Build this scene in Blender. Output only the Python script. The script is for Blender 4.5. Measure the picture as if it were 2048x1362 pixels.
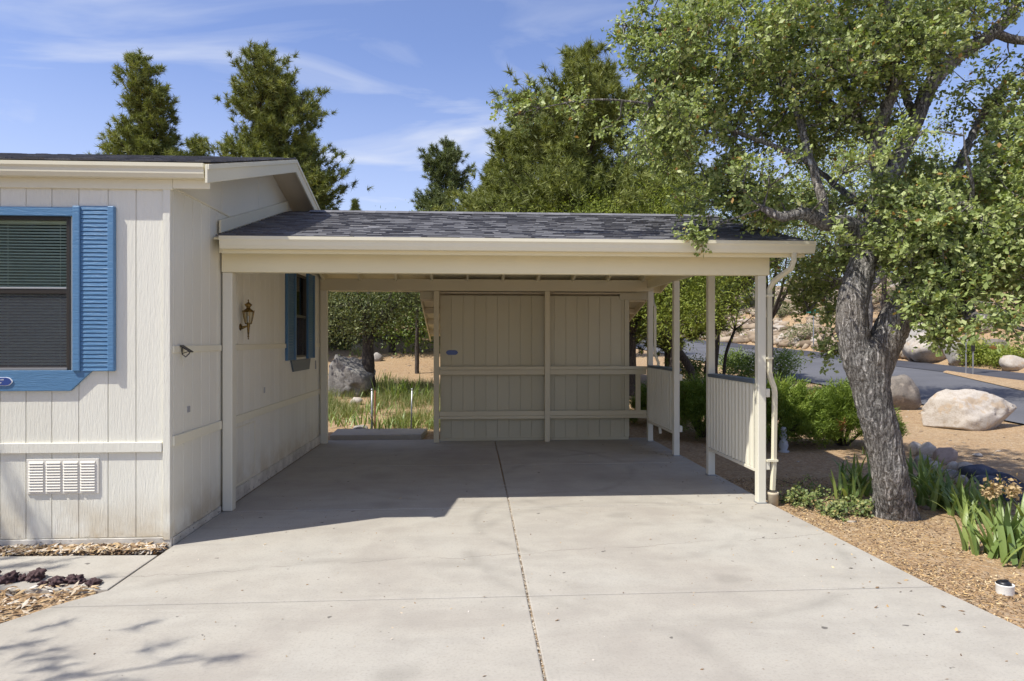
import bpy, bmesh, math, random
import numpy as np
from mathutils import Vector, Matrix, noise as mnoise

for o in list(bpy.data.objects):
    bpy.data.objects.remove(o)
SC = bpy.context.scene
COL = SC.collection
rng = np.random.default_rng(7)
random.seed(7)

# ------------------------------------------------------------------ camera, sky, sun, exposure
F = 1365.0; CAMH = 1.75; HZ = 682.0
TH = math.atan((1024 - 940) / F)
CT, ST = math.cos(TH), math.sin(TH)
cam = bpy.data.cameras.new('camera'); camo = bpy.data.objects.new('camera', cam); COL.objects.link(camo)
camo.location = (0, 0, CAMH); camo.rotation_euler = (math.pi / 2, 0, -TH)
cam.sensor_width = 36; cam.lens = F / 2048 * 36; cam.clip_start = .05; cam.clip_end = 2000
SC.camera = camo
SC.render.resolution_x = 1024; SC.render.resolution_y = 681
L = Vector((0.60, 0.292, -1.0)).normalized()          # the way the sunlight travels
SUN_EL = math.asin(-L.z); SUN_AZ = math.atan2(-L.x, -L.y)
sl = bpy.data.lights.new('sun', 'SUN'); slo = bpy.data.objects.new('sun', sl); COL.objects.link(slo)
sl.energy = 5.0; sl.angle = math.radians(.53); sl.color = (1.0, .965, .885)
slo.rotation_euler = L.to_track_quat('-Z', 'Y').to_euler(); slo.location = (-8, -6, 14)
W = bpy.data.worlds.new('World'); SC.world = W; W.use_nodes = True
wn = W.node_tree; wn.nodes.clear()
def wnew(t, **k):
    n = wn.nodes.new(t)
    for a, b in k.items(): setattr(n, a, b)
    return n
sky = wnew('ShaderNodeTexSky', sky_type='NISHITA', sun_disc=False, sun_elevation=SUN_EL, sun_rotation=SUN_AZ,
           altitude=1700, air_density=1.0, dust_density=2.8, ozone_density=2.6)
tc = wnew('ShaderNodeTexCoord'); sep = wnew('ShaderNodeSeparateXYZ'); wn.links.new(tc.outputs['Generated'], sep.inputs[0])
zz = wnew('ShaderNodeMath', operation='ADD'); wn.links.new(sep.outputs[2], zz.inputs[0]); zz.inputs[1].default_value = .22
zm = wnew('ShaderNodeMath', operation='MAXIMUM'); wn.links.new(zz.outputs[0], zm.inputs[0]); zm.inputs[1].default_value = .12
cx = wnew('ShaderNodeMath', operation='DIVIDE'); cy = wnew('ShaderNodeMath', operation='DIVIDE')
for a, i in ((cx, 0), (cy, 1)):
    wn.links.new(sep.outputs[i], a.inputs[0]); wn.links.new(zm.outputs[0], a.inputs[1])
cmb = wnew('ShaderNodeCombineXYZ'); wn.links.new(cx.outputs[0], cmb.inputs[0]); wn.links.new(cy.outputs[0], cmb.inputs[1])
mp = wnew('ShaderNodeMapping'); wn.links.new(cmb.outputs[0], mp.inputs[0]); mp.inputs['Scale'].default_value = (.9, 2.6, 1); mp.inputs['Rotation'].default_value = (0, 0, math.radians(-16)); mp.inputs['Location'].default_value = (7.9, 3.3, 0)
n1 = wnew('ShaderNodeTexNoise'); wn.links.new(mp.outputs[0], n1.inputs['Vector']); n1.inputs['Scale'].default_value = 1.25; n1.inputs['Detail'].default_value = 7; n1.inputs['Roughness'].default_value = .52; n1.inputs['Distortion'].default_value = .9
rp = wnew('ShaderNodeValToRGB'); wn.links.new(n1.outputs['Fac'], rp.inputs[0])
rp.color_ramp.elements[0].position = .47; rp.color_ramp.elements[0].color = (0, 0, 0, 1)
rp.color_ramp.elements[1].position = .80; rp.color_ramp.elements[1].color = (.85, .85, .85, 1)
hz = wnew('ShaderNodeMapRange', interpolation_type='SMOOTHSTEP'); wn.links.new(sep.outputs[2], hz.inputs['Value'])
for a_, v_ in (('From Min', -.02), ('From Max', .42), ('To Min', .62), ('To Max', .05)): hz.inputs[a_].default_value = v_
veil = wnew('ShaderNodeMath', operation='MAXIMUM'); wn.links.new(rp.outputs[0], veil.inputs[0]); wn.links.new(hz.outputs[0], veil.inputs[1])
mx = wnew('ShaderNodeMix', data_type='RGBA'); wn.links.new(veil.outputs[0], mx.inputs['Factor'])
hs = wnew('ShaderNodeHueSaturation'); wn.links.new(sky.outputs[0], hs.inputs['Color']); hs.inputs['Saturation'].default_value = 1.0
tint = wnew('ShaderNodeMix', data_type='RGBA', blend_type='MULTIPLY'); tint.inputs['Factor'].default_value = 1; wn.links.new(hs.outputs[0], tint.inputs['A']); tint.inputs['B'].default_value = (1.03, 1.01, 1.20, 1)
wn.links.new(tint.outputs['Result'], mx.inputs['A']); mx.inputs['B'].default_value = (4.7, 4.95, 5.5, 1)
bg = wnew('ShaderNodeBackground'); bg.inputs['Strength'].default_value = .15
wn.links.new(mx.outputs['Result'], bg.inputs['Color'])
wo = wnew('ShaderNodeOutputWorld'); wn.links.new(bg.outputs[0], wo.inputs['Surface'])
SC.view_settings.view_transform = 'Standard'; SC.view_settings.look = 'None'
SC.view_settings.gamma = 1; SC.view_settings.exposure = 0.26
SC.render.engine = 'CYCLES'

# ------------------------------------------------------------------ pixel -> place
def pdir(px, py):
    u = (px - 1024) / F
    return Vector((u * CT + ST, CT - u * ST, (HZ - py) / F))
def atZ(px, py, z=0.0):
    a = pdir(px, py); return Vector((0, 0, CAMH)) + a * ((z - CAMH) / a.z)
def atY(px, py, y):
    a = pdir(px, py); return Vector((0, 0, CAMH)) + a * (y / a.y)
def sstep(a, b, x):
    t = min(1, max(0, (x - a) / (b - a))); return t * t * (3 - 2 * t)
def ground(x, y):
    zr = .045 * max(0, .8 * y + .5 * x - 15.5)
    zl = .05 + .085 * max(0, y - 13.2) + .06 * max(0, y - 24) if y > 12 else 0
    k = sstep(2.5, 8, x)
    z = zl * (1 - k) + zr * k
    if y > 12 and k < 1: z *= sstep(12, 13.4, y)
    h = max(0, x - 19.9)
    z += 6.5 * (1 - math.exp(-h * .62 / 6.5)) if h > 0 else 0
    rd = sstep(10.2, 11.2, x) * (1 - sstep(19.6, 20.4, x))
    if not (-9 < x < 3.6 and y < 12.6):
        z += (1 - rd) * .05 * mnoise.noise((x * .35, y * .35, 1.7)) * sstep(3.6, 6, x if x > 0 else (y - 9))
    return z - .028
def onG(px, py):
    """where the ray through a pixel meets the ground"""
    a = pdir(px, py); t = 3.0
    while t < 140:
        if CAMH + a.z * t <= ground(a.x * t, a.y * t): break
        t += .05
    p = Vector((a.x * t, a.y * t, 0)); p.z = ground(p.x, p.y); return p

# ------------------------------------------------------------------ material helpers
def newmat(name):
    m = bpy.data.materials.new(name); m.use_nodes = True
    nt = m.node_tree; b = nt.nodes['Principled BSDF']
    return m, nt, b
def nd(nt, t, **k):
    n = nt.nodes.new(t)
    for a, v in k.items(): setattr(n, a, v)
    return n
def pos(nt, scale=(1, 1, 1), coord='pos'):
    if coord == 'pos': s = nd(nt, 'ShaderNodeNewGeometry').outputs['Position']
    else: s = nd(nt, 'ShaderNodeTexCoord').outputs['Object']
    m = nd(nt, 'ShaderNodeMapping'); nt.links.new(s, m.inputs[0]); m.inputs['Scale'].default_value = scale
    return m.outputs[0]
def noise(nt, vec, scale, detail=4, rough=.55, dist=0):
    n = nd(nt, 'ShaderNodeTexNoise'); nt.links.new(vec, n.inputs['Vector'])
    n.inputs['Scale'].default_value = scale; n.inputs['Detail'].default_value = detail
    n.inputs['Roughness'].default_value = rough; n.inputs['Distortion'].default_value = dist
    return n.outputs['Fac']
def voro(nt, vec, scale, feature='F1'):
    n = nd(nt, 'ShaderNodeTexVoronoi', feature=feature); nt.links.new(vec, n.inputs['Vector']); n.inputs['Scale'].default_value = scale
    return n
def ramp(nt, fac, stops):
    r = nd(nt, 'ShaderNodeValToRGB'); nt.links.new(fac, r.inputs[0]); e = r.color_ramp.elements
    while len(e) < len(stops): e.new(.5)
    for k, (p, c) in enumerate(stops):
        e[k].position = p; e[k].color = (c[0], c[1], c[2], 1) if hasattr(c, '__len__') else (c, c, c, 1)
    return r.outputs[0]
def mixc(nt, fac, a, b, mode='MIX'):
    m = nd(nt, 'ShaderNodeMix', data_type='RGBA', blend_type=mode)
    for s, v in (('Factor', fac), ('A', a), ('B', b)):
        if hasattr(v, 'is_linked') or hasattr(v, 'links'): nt.links.new(v, m.inputs[s])
        elif s == 'Factor': m.inputs[s].default_value = v
        else: m.inputs[s].default_value = (v[0], v[1], v[2], 1)
    return m.outputs['Result']
def mth(nt, op, a, b=None):
    m = nd(nt, 'ShaderNodeMath', operation=op)
    for i, v in enumerate((a, b)):
        if v is None: continue
        if hasattr(v, 'links'): nt.links.new(v, m.inputs[i])
        else: m.inputs[i].default_value = v
    return m.outputs[0]
def bump(nt, b, h, strength=.4, dist=.01, prev=None):
    n = nd(nt, 'ShaderNodeBump'); nt.links.new(h, n.inputs['Height']); n.inputs['Strength'].default_value = strength; n.inputs['Distance'].default_value = dist
    if prev is not None: nt.links.new(prev, n.inputs['Normal'])
    nt.links.new(n.outputs[0], b.inputs['Normal']); return n.outputs[0]
def setc(nt, b, c):
    if hasattr(c, 'links'): nt.links.new(c, b.inputs['Base Color'])
    else: b.inputs['Base Color'].default_value = (c[0], c[1], c[2], 1)

M = {}
def paint(key, col, grain=(9, 9, .9), strength=.35, rough=.55, wear=.12, gdist=.004, dirt=None):
    m, nt, b = newmat(key); v = pos(nt, grain); n = noise(nt, v, 6, 6, .6, 1.2)
    fine = noise(nt, pos(nt), 120, 3, .6)
    big = noise(nt, pos(nt), 1.3, 3)
    c = mixc(nt, ramp(nt, big, [(.3, 0), (.75, wear)]), col, [x * .72 for x in col])
    c = mixc(nt, ramp(nt, n, [(.35, 0.25), (.6, 0)]), c, [x * .9 for x in col])
    if dirt:
        sp = nd(nt, 'ShaderNodeSeparateXYZ'); nt.links.new(pos(nt), sp.inputs[0])
        g = mth(nt, 'MULTIPLY', ramp(nt, sp.outputs[2], [(0.02, 1), (.5, 0)]), ramp(nt, noise(nt, pos(nt), 3.2, 5, .6), [(.34, 0), (.62, .85)]))
        c = mixc(nt, g, c, dirt)
        chips = mth(nt, 'MULTIPLY', ramp(nt, sp.outputs[2], [(0.03, 1), (.12, 0)]), ramp(nt, noise(nt, pos(nt, (7, 7, 16)), 2.4, 5, .65), [(.6, 0), (.63, 1)]))
        c = mixc(nt, chips, c, (.13, .12, .10))
    oi = nd(nt, 'ShaderNodeObjectInfo'); c = mixc(nt, 1.0, c, ramp(nt, oi.outputs['Random'], [(0, (.93, .925, .91)), (1, (1, 1, 1))]), 'MULTIPLY')
    setc(nt, b, c); b.inputs['Roughness'].default_value = rough
    h = mth(nt, 'ADD', mth(nt, 'MULTIPLY', n, 1.0), mth(nt, 'MULTIPLY', fine, .25))
    bump(nt, b, h, strength, gdist); M[key] = m
CREAM = (.81, .785, .68)
paint('siding', CREAM, (9, 9, 1.0), .75, .6, .1, .006, dirt=(.50, .40, .25))
paint('trim', (.81, .765, .60), (1.6, 1.6, 9), .25, .5, .12, .003)
paint('trim_base', (.78, .74, .65), (1.6, 1.6, 9), .3, .55, .2, .004, dirt=(.36, .33, .28))
paint('post_paint', (.76, .725, .60), (14, 14, 1), .2, .5, .12, .003)
paint('carport_wood', (.85, .77, .525), (.8, 9, 9), .22, .55, .14, .003)
paint('shed_paint', (.575, .525, .375), (12, 12, 1), .35, .6, .12, .004)
paint('gutter_paint', (.78, .725, .55), (1, 1, 1), .03, .38, .1, .001)
paint('shed_rail', (.66, .585, .41), (1, 9, 9), .25, .6, .14, .003)
paint('soffit_paint', (.74, .64, .46), (9, 1, 9), .2, .6, .1, .003)
paint('white_metal', (.80, .79, .74), (3, 3, 3), .05, .45, .12, .001)
paint('blue_paint', (.095, .225, .40), (1.1, 1.1, 10), .75, .45, .2, .006)
paint('slate_cap', (.10, .135, .175), (2, 2, 9), .2, .5, .1, .002)
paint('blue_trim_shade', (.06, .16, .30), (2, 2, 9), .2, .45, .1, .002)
paint('plaque_blue', (.03, .07, .26), (1, 1, 1), .02, .3, .05, .001)
paint('white_letters', (.82, .84, .88), (1, 1, 1), .02, .4, .05, .001)
paint('teal_sign', (.03, .30, .26), (1, 1, 1), .02, .35, .05, .001)
paint('black_plastic', (.015, .015, .018), (1, 1, 1), .05, .4, .05, .001)
paint('bronze_frame', (.035, .03, .026), (1, 1, 1), .05, .4, .05, .001)
paint('galvanised', (.42, .44, .47), (2, 2, 2), .05, .38, .2, .001)
paint('rust', (.22, .07, .028), (6, 6, 6), .5, .8, .3, .002)
paint('grey_patch', (.36, .36, .37), (2, 2, 2), .05, .5, .1, .001)
paint('blind_white', (.82, .83, .76), (1, 1, 1), .02, .5, .05, .001)
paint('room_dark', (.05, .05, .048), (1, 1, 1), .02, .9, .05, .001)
paint('clay_pipe', (.55, .47, .34), (4, 4, 4), .3, .7, .2, .003)
paint('figurine_stone', (.42, .45, .50), (4, 4, 4), .3, .7, .2, .003)
M['galvanised'].node_tree.nodes['Principled BSDF'].inputs['Metallic'].default_value = .7
def brass():
    m, nt, b = newmat('antique_brass'); c = ramp(nt, noise(nt, pos(nt), 30, 3), [(.35, (.09, .06, .022)), (.65, (.30, .195, .06))])
    setc(nt, b, c); b.inputs['Metallic'].default_value = .85; b.inputs['Roughness'].default_value = .32; M['brass'] = m
brass()
def glass(key, tint, refl=.12):
    m, nt, b = newmat(key); out = nt.nodes['Material Output']
    tr = nd(nt, 'ShaderNodeBsdfTransparent'); tr.inputs[0].default_value = (*tint, 1)
    gl = nd(nt, 'ShaderNodeBsdfGlossy'); gl.inputs['Roughness'].default_value = .02
    lw = nd(nt, 'ShaderNodeLayerWeight'); lw.inputs['Blend'].default_value = refl
    mx = nd(nt, 'ShaderNodeMixShader'); nt.links.new(lw.outputs['Fresnel'], mx.inputs[0]); nt.links.new(tr.outputs[0], mx.inputs[1]); nt.links.new(gl.outputs[0], mx.inputs[2])
    nt.links.new(mx.outputs[0], out.inputs['Surface']); M[key] = m
glass('window_glass', (.86, .91, .88), .2); glass('lamp_glass', (.85, .83, .76), .3)
def screen():
    m, nt, b = newmat('insect_screen'); out = nt.nodes['Material Output']
    tr = nd(nt, 'ShaderNodeBsdfTransparent'); df = nd(nt, 'ShaderNodeBsdfDiffuse'); df.inputs[0].default_value = (.10, .10, .115, 1)
    mx = nd(nt, 'ShaderNodeMixShader'); mx.inputs[0].default_value = .42
    nt.links.new(tr.outputs[0], mx.inputs[1]); nt.links.new(df.outputs[0], mx.inputs[2]); nt.links.new(mx.outputs[0], out.inputs['Surface']); M['screen'] = m
screen()
def concrete(key, base):
    m, nt, b = newmat(key); p = pos(nt)
    big = noise(nt, p, .55, 5, .6, .6); mid = noise(nt, p, 3.1, 6, .65); fine = noise(nt, p, 55, 4, .75); spk = noise(nt, p, 230, 2, .6)
    c = ramp(nt, big, [(.28, [base[0] * .80, base[1] * .77, base[2] * .77]), (.5, base), (.75, [base[0] * 1.06, base[1] * 1.09, base[2] * 1.12])])
    c = mixc(nt, ramp(nt, mid, [(.42, 0), (.70, .5)]), c, [base[0] * .74, base[1] * .73, base[2] * .74])
    c = mixc(nt, ramp(nt, noise(nt, pos(nt, (.5, 2.6, 1)), 1.1, 5, .6, 1.0), [(.50, 0), (.72, .30)]), c, [base[0] * .66, base[1] * .65, base[2] * .66])
    c = mixc(nt, ramp(nt, fine, [(.32, .5), (.50, 0)]), c, [x * .62 for x in base])
    c = mixc(nt, ramp(nt, spk, [(.62, 0), (.76, .35)]), c, [min(1, x * 1.25) for x in base])
    c = mixc(nt, ramp(nt, noise(nt, p, 9.5, 2, .5), [(.735, 0), (.755, .85)]), c, (.09, .08, .07))
    # wandering hairline crack across the bay in front of the carport, tyre arcs
    sp = nd(nt, 'ShaderNodeSeparateXYZ'); nt.links.new(p, sp.inputs[0])
    wob = mth(nt, 'MULTIPLY', mth(nt, 'SUBTRACT', noise(nt, pos(nt, (1, .05, 1)), 1.6, 7, .6), .5), .5)
    dist = mth(nt, 'ABSOLUTE', mth(nt, 'SUBTRACT', mth(nt, 'SUBTRACT', sp.outputs[1], wob), mth(nt, 'ADD', 5.55, mth(nt, 'MULTIPLY', sp.outputs[0], .13))))
    crack = mth(nt, 'MULTIPLY', ramp(nt, dist, [(.0, 1), (.0065, 0)]), ramp(nt, noise(nt, p, 2.3, 3), [(.40, 0), (.5, .75)]))
    c = mixc(nt, crack, c, (.13, .115, .10))
    for (ax, ay, r, w) in ((1.55, 5.75, 1.55, .10), (-.9, 3.2, 2.3, .12), (1.3, 6.6, 1.25, .09), (.2, 9.4, 2.0, .1), (2.6, 8.4, 2.2, .1)):
        dx = mth(nt, 'SUBTRACT', sp.outputs[0], ax); dy = mth(nt, 'SUBTRACT', sp.outputs[1], ay)
        rr = mth(nt, 'SQRT', mth(nt, 'ADD', mth(nt, 'MULTIPLY', dx, dx), mth(nt, 'MULTIPLY', dy, dy)))
        band = mth(nt, 'MULTIPLY', ramp(nt, mth(nt, 'ABSOLUTE', mth(nt, 'SUBTRACT', rr, r)), [(0, 1), (w, 0)]), ramp(nt, noise(nt, p, 1.4, 4), [(.42, 0), (.62, .5)]))
        c = mixc(nt, band, c, [x * .55 for x in base])
    for (ax, ay, r) in ((-.9, 7.35, .22), (-1.2, 8.9, .3), (1.7, 8.6, .34), (1.5, 6.75, .16), (2.3, 6.5, .12), (-.4, 3.6, .16), (1.9, 4.9, .14), (1.1, 10.4, .4)):
        dx = mth(nt, 'SUBTRACT', sp.outputs[0], ax); dy = mth(nt, 'SUBTRACT', sp.outputs[1], ay)
        rr = mth(nt, 'ADD', mth(nt, 'SQRT', mth(nt, 'ADD', mth(nt, 'MULTIPLY', dx, dx), mth(nt, 'MULTIPLY', dy, dy))), mth(nt, 'MULTIPLY', mth(nt, 'SUBTRACT', mid, .5), .5))
        c = mixc(nt, ramp(nt, rr, [(r * .3, .32), (r, 0)]), c, [x * .42 for x in base])
    setc(nt, b, c); b.inputs['Roughness'].default_value = .85
    bump(nt, b, mth(nt, 'ADD', fine, mth(nt, 'MULTIPLY', mid, .6)), .25, .004); M[key] = m
concrete('concrete', (.405, .373, .318))
def dirt():
    m, nt, b = newmat('granite_soil'); p = pos(nt)
    big = noise(nt, p, .35, 5, .6); mid = noise(nt, p, 2.6, 6, .7); fine = noise(nt, p, 38, 4, .7)
    c = ramp(nt, big, [(.3, (.42, .235, .10)), (.52, (.52, .325, .15)), (.72, (.50, .35, .19))])
    c = mixc(nt, ramp(nt, mid, [(.40, 0), (.7, .6)]), c, (.30, .19, .10))
    v = voro(nt, p, 42); c = mixc(nt, ramp(nt, v.outputs['Distance'], [(.25, 0), (.62, .7)]), c, (.20, .13, .075))
    v2 = voro(nt, p, 30); c = mixc(nt, .34, c, ramp(nt, v2.outputs['Color'], [(.15, (.24, .15, .08)), (.5, (.48, .34, .19)), (.85, (.62, .52, .38))]))
    c = mixc(nt, ramp(nt, fine, [(.62, 0), (.75, .6)]), c, (.62, .50, .34))
    setc(nt, b, c); b.inputs['Roughness'].default_value = .95
    bump(nt, b, mth(nt, 'ADD', v.outputs['Distance'], mth(nt, 'MULTIPLY', fine, 1.2)), .8, .02); M['soil'] = m
dirt()
def asphalt(key, base):
    m, nt, b = newmat(key); p = pos(nt)
    c = ramp(nt, noise(nt, p, .5, 5), [(.3, [x * .8 for x in base]), (.7, [x * 1.2 for x in base])])
    c = mixc(nt, ramp(nt, noise(nt, p, 60, 3), [(.55, 0), (.75, .5)]), c, [x * 2 for x in base])
    setc(nt, b, c); b.inputs['Roughness'].default_value = .9; bump(nt, b, noise(nt, p, 90, 3), .4, .006); M[key] = m
asphalt('asphalt', (.098, .098, .107)); asphalt('asphalt_new', (.05, .05, .06))
def rnd_attr(nt): 
    a = nd(nt, 'ShaderNodeAttribute'); a.attribute_name = 'rnd'; return a.outputs['Fac']
def chipmat(key, stops, rough=.9):
    m, nt, b = newmat(key); c = ramp(nt, rnd_attr(nt), stops)
    c = mixc(nt, ramp(nt, noise(nt, pos(nt), 60, 3), [(.3, .35), (.6, 0)]), c, (.10, .07, .05))
    setc(nt, b, c); b.inputs['Roughness'].default_value = rough; M[key] = m
chipmat('mulch', [(0, (.10, .055, .03)), (.3, (.28, .17, .08)), (.55, (.50, .36, .19)), (.8, (.55, .47, .37)), (1, (.66, .62, .56))])
chipmat('litter', [(0, (.05, .035, .025)), (.3, (.20, .12, .06)), (.55, (.40, .25, .11)), (.8, (.58, .39, .17)), (1, (.70, .56, .34))])
chipmat('gravel_grit', [(0, (.12, .10, .09)), (.5, (.38, .31, .22)), (1, (.6, .55, .46))])
chipmat('shingle', [(0, (.075, .076, .083)), (.25, (.115, .116, .125)), (.6, (.165, .166, .176)), (.85, (.22, .22, .23)), (1, (.28, .275, .28))], .95)
nt = M['shingle'].node_tree; bump(nt, nt.nodes['Principled BSDF'], noise(nt, pos(nt), 160, 3), .5, .004)
chipmat('riprap', [(0, (.15, .11, .075)), (.4, (.29, .22, .15)), (.75, (.39, .31, .22)), (1, (.46, .41, .35))])
def rockmat(key, a, bcol, dark, lich=None, scale=1.0):
    m, nt, b = newmat(key); p = pos(nt)
    c = ramp(nt, noise(nt, p, 1.7 * scale, 7, .65, .5), [(.3, a), (.7, bcol)])
    c = mixc(nt, ramp(nt, noise(nt, p, 6 * scale, 6, .7), [(.5, 0), (.68, .65)]), c, dark)
    c = mixc(nt, ramp(nt, noise(nt, p, 55 * scale, 3, .7), [(.35, .4), (.5, 0)]), c, dark)
    if lich: c = mixc(nt, ramp(nt, noise(nt, p, 3.3 * scale, 5, .6), [(.56, 0), (.63, .7)]), c, lich)
    setc(nt, b, c); b.inputs['Roughness'].default_value = .9
    bump(nt, b, mth(nt, 'ADD', noise(nt, p, 9 * scale, 7, .7), mth(nt, 'MULTIPLY', noise(nt, p, 60 * scale, 3), .3)), .7, .03 / scale); M[key] = m
rockmat('granite_pale', (.40, .355, .30), (.52, .47, .41), (.27, .205, .14), (.42, .31, .20))
rockmat('granite_grey', (.24, .22, .20), (.36, .335, .30), (.11, .10, .09), (.40, .36, .30))
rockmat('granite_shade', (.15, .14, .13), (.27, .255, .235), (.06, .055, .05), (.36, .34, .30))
rockmat('granite_dark', (.16, .135, .11), (.26, .225, .19), (.06, .055, .05), (.36, .31, .25))
rockmat('river_stone', (.42, .37, .31), (.52, .47, .40), (.26, .21, .17), None, 3)
rockmat('river_stone_rose', (.34, .26, .22), (.42, .33, .28), (.22, .16, .14), None, 3)
rockmat('blue_slate', (.045, .055, .09), (.09, .10, .14), (.02, .022, .03), None, 2)
rockmat('lava', (.055, .028, .03), (.10, .055, .055), (.02, .012, .014), None, 5)
def barkmat(key, light, dark, sc=1.0, stretch=.28, str_=1.0, dist=.03):
    m, nt, b = newmat(key)
    g = nd(nt, 'ShaderNodeNewGeometry').outputs['Position']
    wv = nd(nt, 'ShaderNodeTexNoise'); nt.links.new(g, wv.inputs['Vector']); wv.inputs['Scale'].default_value = 6 * sc; wv.inputs['Detail'].default_value = 3
    add = nd(nt, 'ShaderNodeVectorMath', operation='MULTIPLY_ADD'); nt.links.new(wv.outputs['Color'], add.inputs[0]); add.inputs[1].default_value = (.09 / sc,) * 3; nt.links.new(g, add.inputs[2])
    mpn = nd(nt, 'ShaderNodeMapping'); nt.links.new(add.outputs[0], mpn.inputs[0]); mpn.inputs['Scale'].default_value = (1, 1, stretch)
    v = voro(nt, mpn.outputs[0], 24 * sc, 'DISTANCE_TO_EDGE').outputs['Distance']
    n2 = noise(nt, g, 40 * sc, 5, .7); n3 = noise(nt, g, 2.2, 4)
    m2 = nd(nt, 'ShaderNodeMapping'); nt.links.new(add.outputs[0], m2.inputs[0]); m2.inputs['Scale'].default_value = (1, 1, stretch * .55)
    fur = mth(nt, 'ABSOLUTE', mth(nt, 'SUBTRACT', noise(nt, m2.outputs[0], 17 * sc, 5, .62), .5))
    fur = mth(nt, 'MULTIPLY', fur, 3.2)
    v = mth(nt, 'ADD', mth(nt, 'MULTIPLY', v, .42), mth(nt, 'MULTIPLY', fur, .52))
    c = ramp(nt, v, [(.0, dark), (.10, [a * .45 + d * .55 for a, d in zip(light, dark)]), (.34, light)])
    c = mixc(nt, ramp(nt, n2, [(.35, .6), (.6, 0)]), c, dark)
    c = mixc(nt, ramp(nt, n3, [(.4, 0), (.7, .22)]), c, [light[0] * .75, light[1] * .62, light[2] * .5])
    setc(nt, b, c); b.inputs['Roughness'].default_value = .95
    h = mth(nt, 'ADD', ramp(nt, v, [(0, 0), (.3, 1)]), mth(nt, 'MULTIPLY', n2, .35))
    bump(nt, b, h, str_, dist); M[key] = m
barkmat('oak_bark', (.56, .53, .49), (.016, .014, .012), 1.35, .17, 1.0, .035)
barkmat('dark_bark', (.13, .105, .085), (.02, .017, .014), 1.2, .3, .8, .02)
barkmat('pine_bark', (.17, .12, .085), (.03, .022, .016), .6, .35, .8, .03)
def leafmat(key, stops, trans=.3, rough=.42, spec=.4, brown=None):
    m, nt, b = newmat(key); out = nt.nodes['Material Output']
    c = ramp(nt, rnd_attr(nt), stops)
    setc(nt, b, c); b.inputs['Roughness'].default_value = rough; b.inputs['Specular IOR Level'].default_value = spec
    tr = nd(nt, 'ShaderNodeBsdfTranslucent'); tc_ = mixc(nt, 1.0, c, (1.0, 1.05, .45), 'MULTIPLY'); nt.links.new(tc_, tr.inputs[0])
    mx = nd(nt, 'ShaderNodeMixShader'); mx.inputs[0].default_value = trans
    nt.links.new(b.outputs[0], mx.inputs[1]); nt.links.new(tr.outputs[0], mx.inputs[2]); nt.links.new(mx.outputs[0], out.inputs['Surface']); M[key] = m
leafmat('oak_leaf', [(0, (.14, .19, .05)), (.35, (.25, .31, .095)), (.7, (.38, .435, .16)), (.965, (.49, .53, .25)), (.98, (.42, .30, .10)), (1, (.36, .18, .06))], .32, .5, .35)
leafmat('pine_needle', [(0, (.075, .095, .026)), (.5, (.20, .225, .056)), (1, (.35, .365, .10))], .2, .5, .3)
leafmat('pine_needle_blue', [(0, (.06, .08, .034)), (.5, (.145, .175, .06)), (1, (.25, .28, .10))], .2, .5, .3)
leafmat('bright_leaf', [(0, (.14, .185, .03)), (.5, (.26, .31, .05)), (1, (.38, .42, .09))], .35, .5, .3)
leafmat('green_leaf', [(0, (.09, .14, .028)), (.5, (.18, .26, .05)), (1, (.30, .38, .09))], .38, .45, .4)
leafmat('scrub_leaf', [(0, (.08, .10, .038)), (.5, (.155, .18, .065)), (1, (.25, .265, .11))], .25, .5, .3)
leafmat('juniper_leaf', [(0, (.08, .13, .02)), (.45, (.185, .26, .04)), (.95, (.32, .39, .075)), (.975, (.34, .17, .07)), (1, (.38, .18, .08))], .22, .5, .3)
leafmat('iris_leaf', [(0, (.12, .19, .06)), (.5, (.22, .30, .085)), (1, (.36, .41, .12))], .30, .4, .4)
leafmat('rose_leaf', [(0, (.10, .15, .045)), (.5, (.20, .25, .08)), (.9, (.34, .36, .14)), (1, (.42, .33, .13))], .28, .45, .4)
leafmat('dry_flower', [(0, (.36, .25, .12)), (1, (.55, .42, .24))], .2, .7, .2)
leafmat('grass_blade', [(0, (.10, .14, .04)), (.5, (.19, .23, .07)), (1, (.36, .34, .15))], .3, .5, .3)

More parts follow.
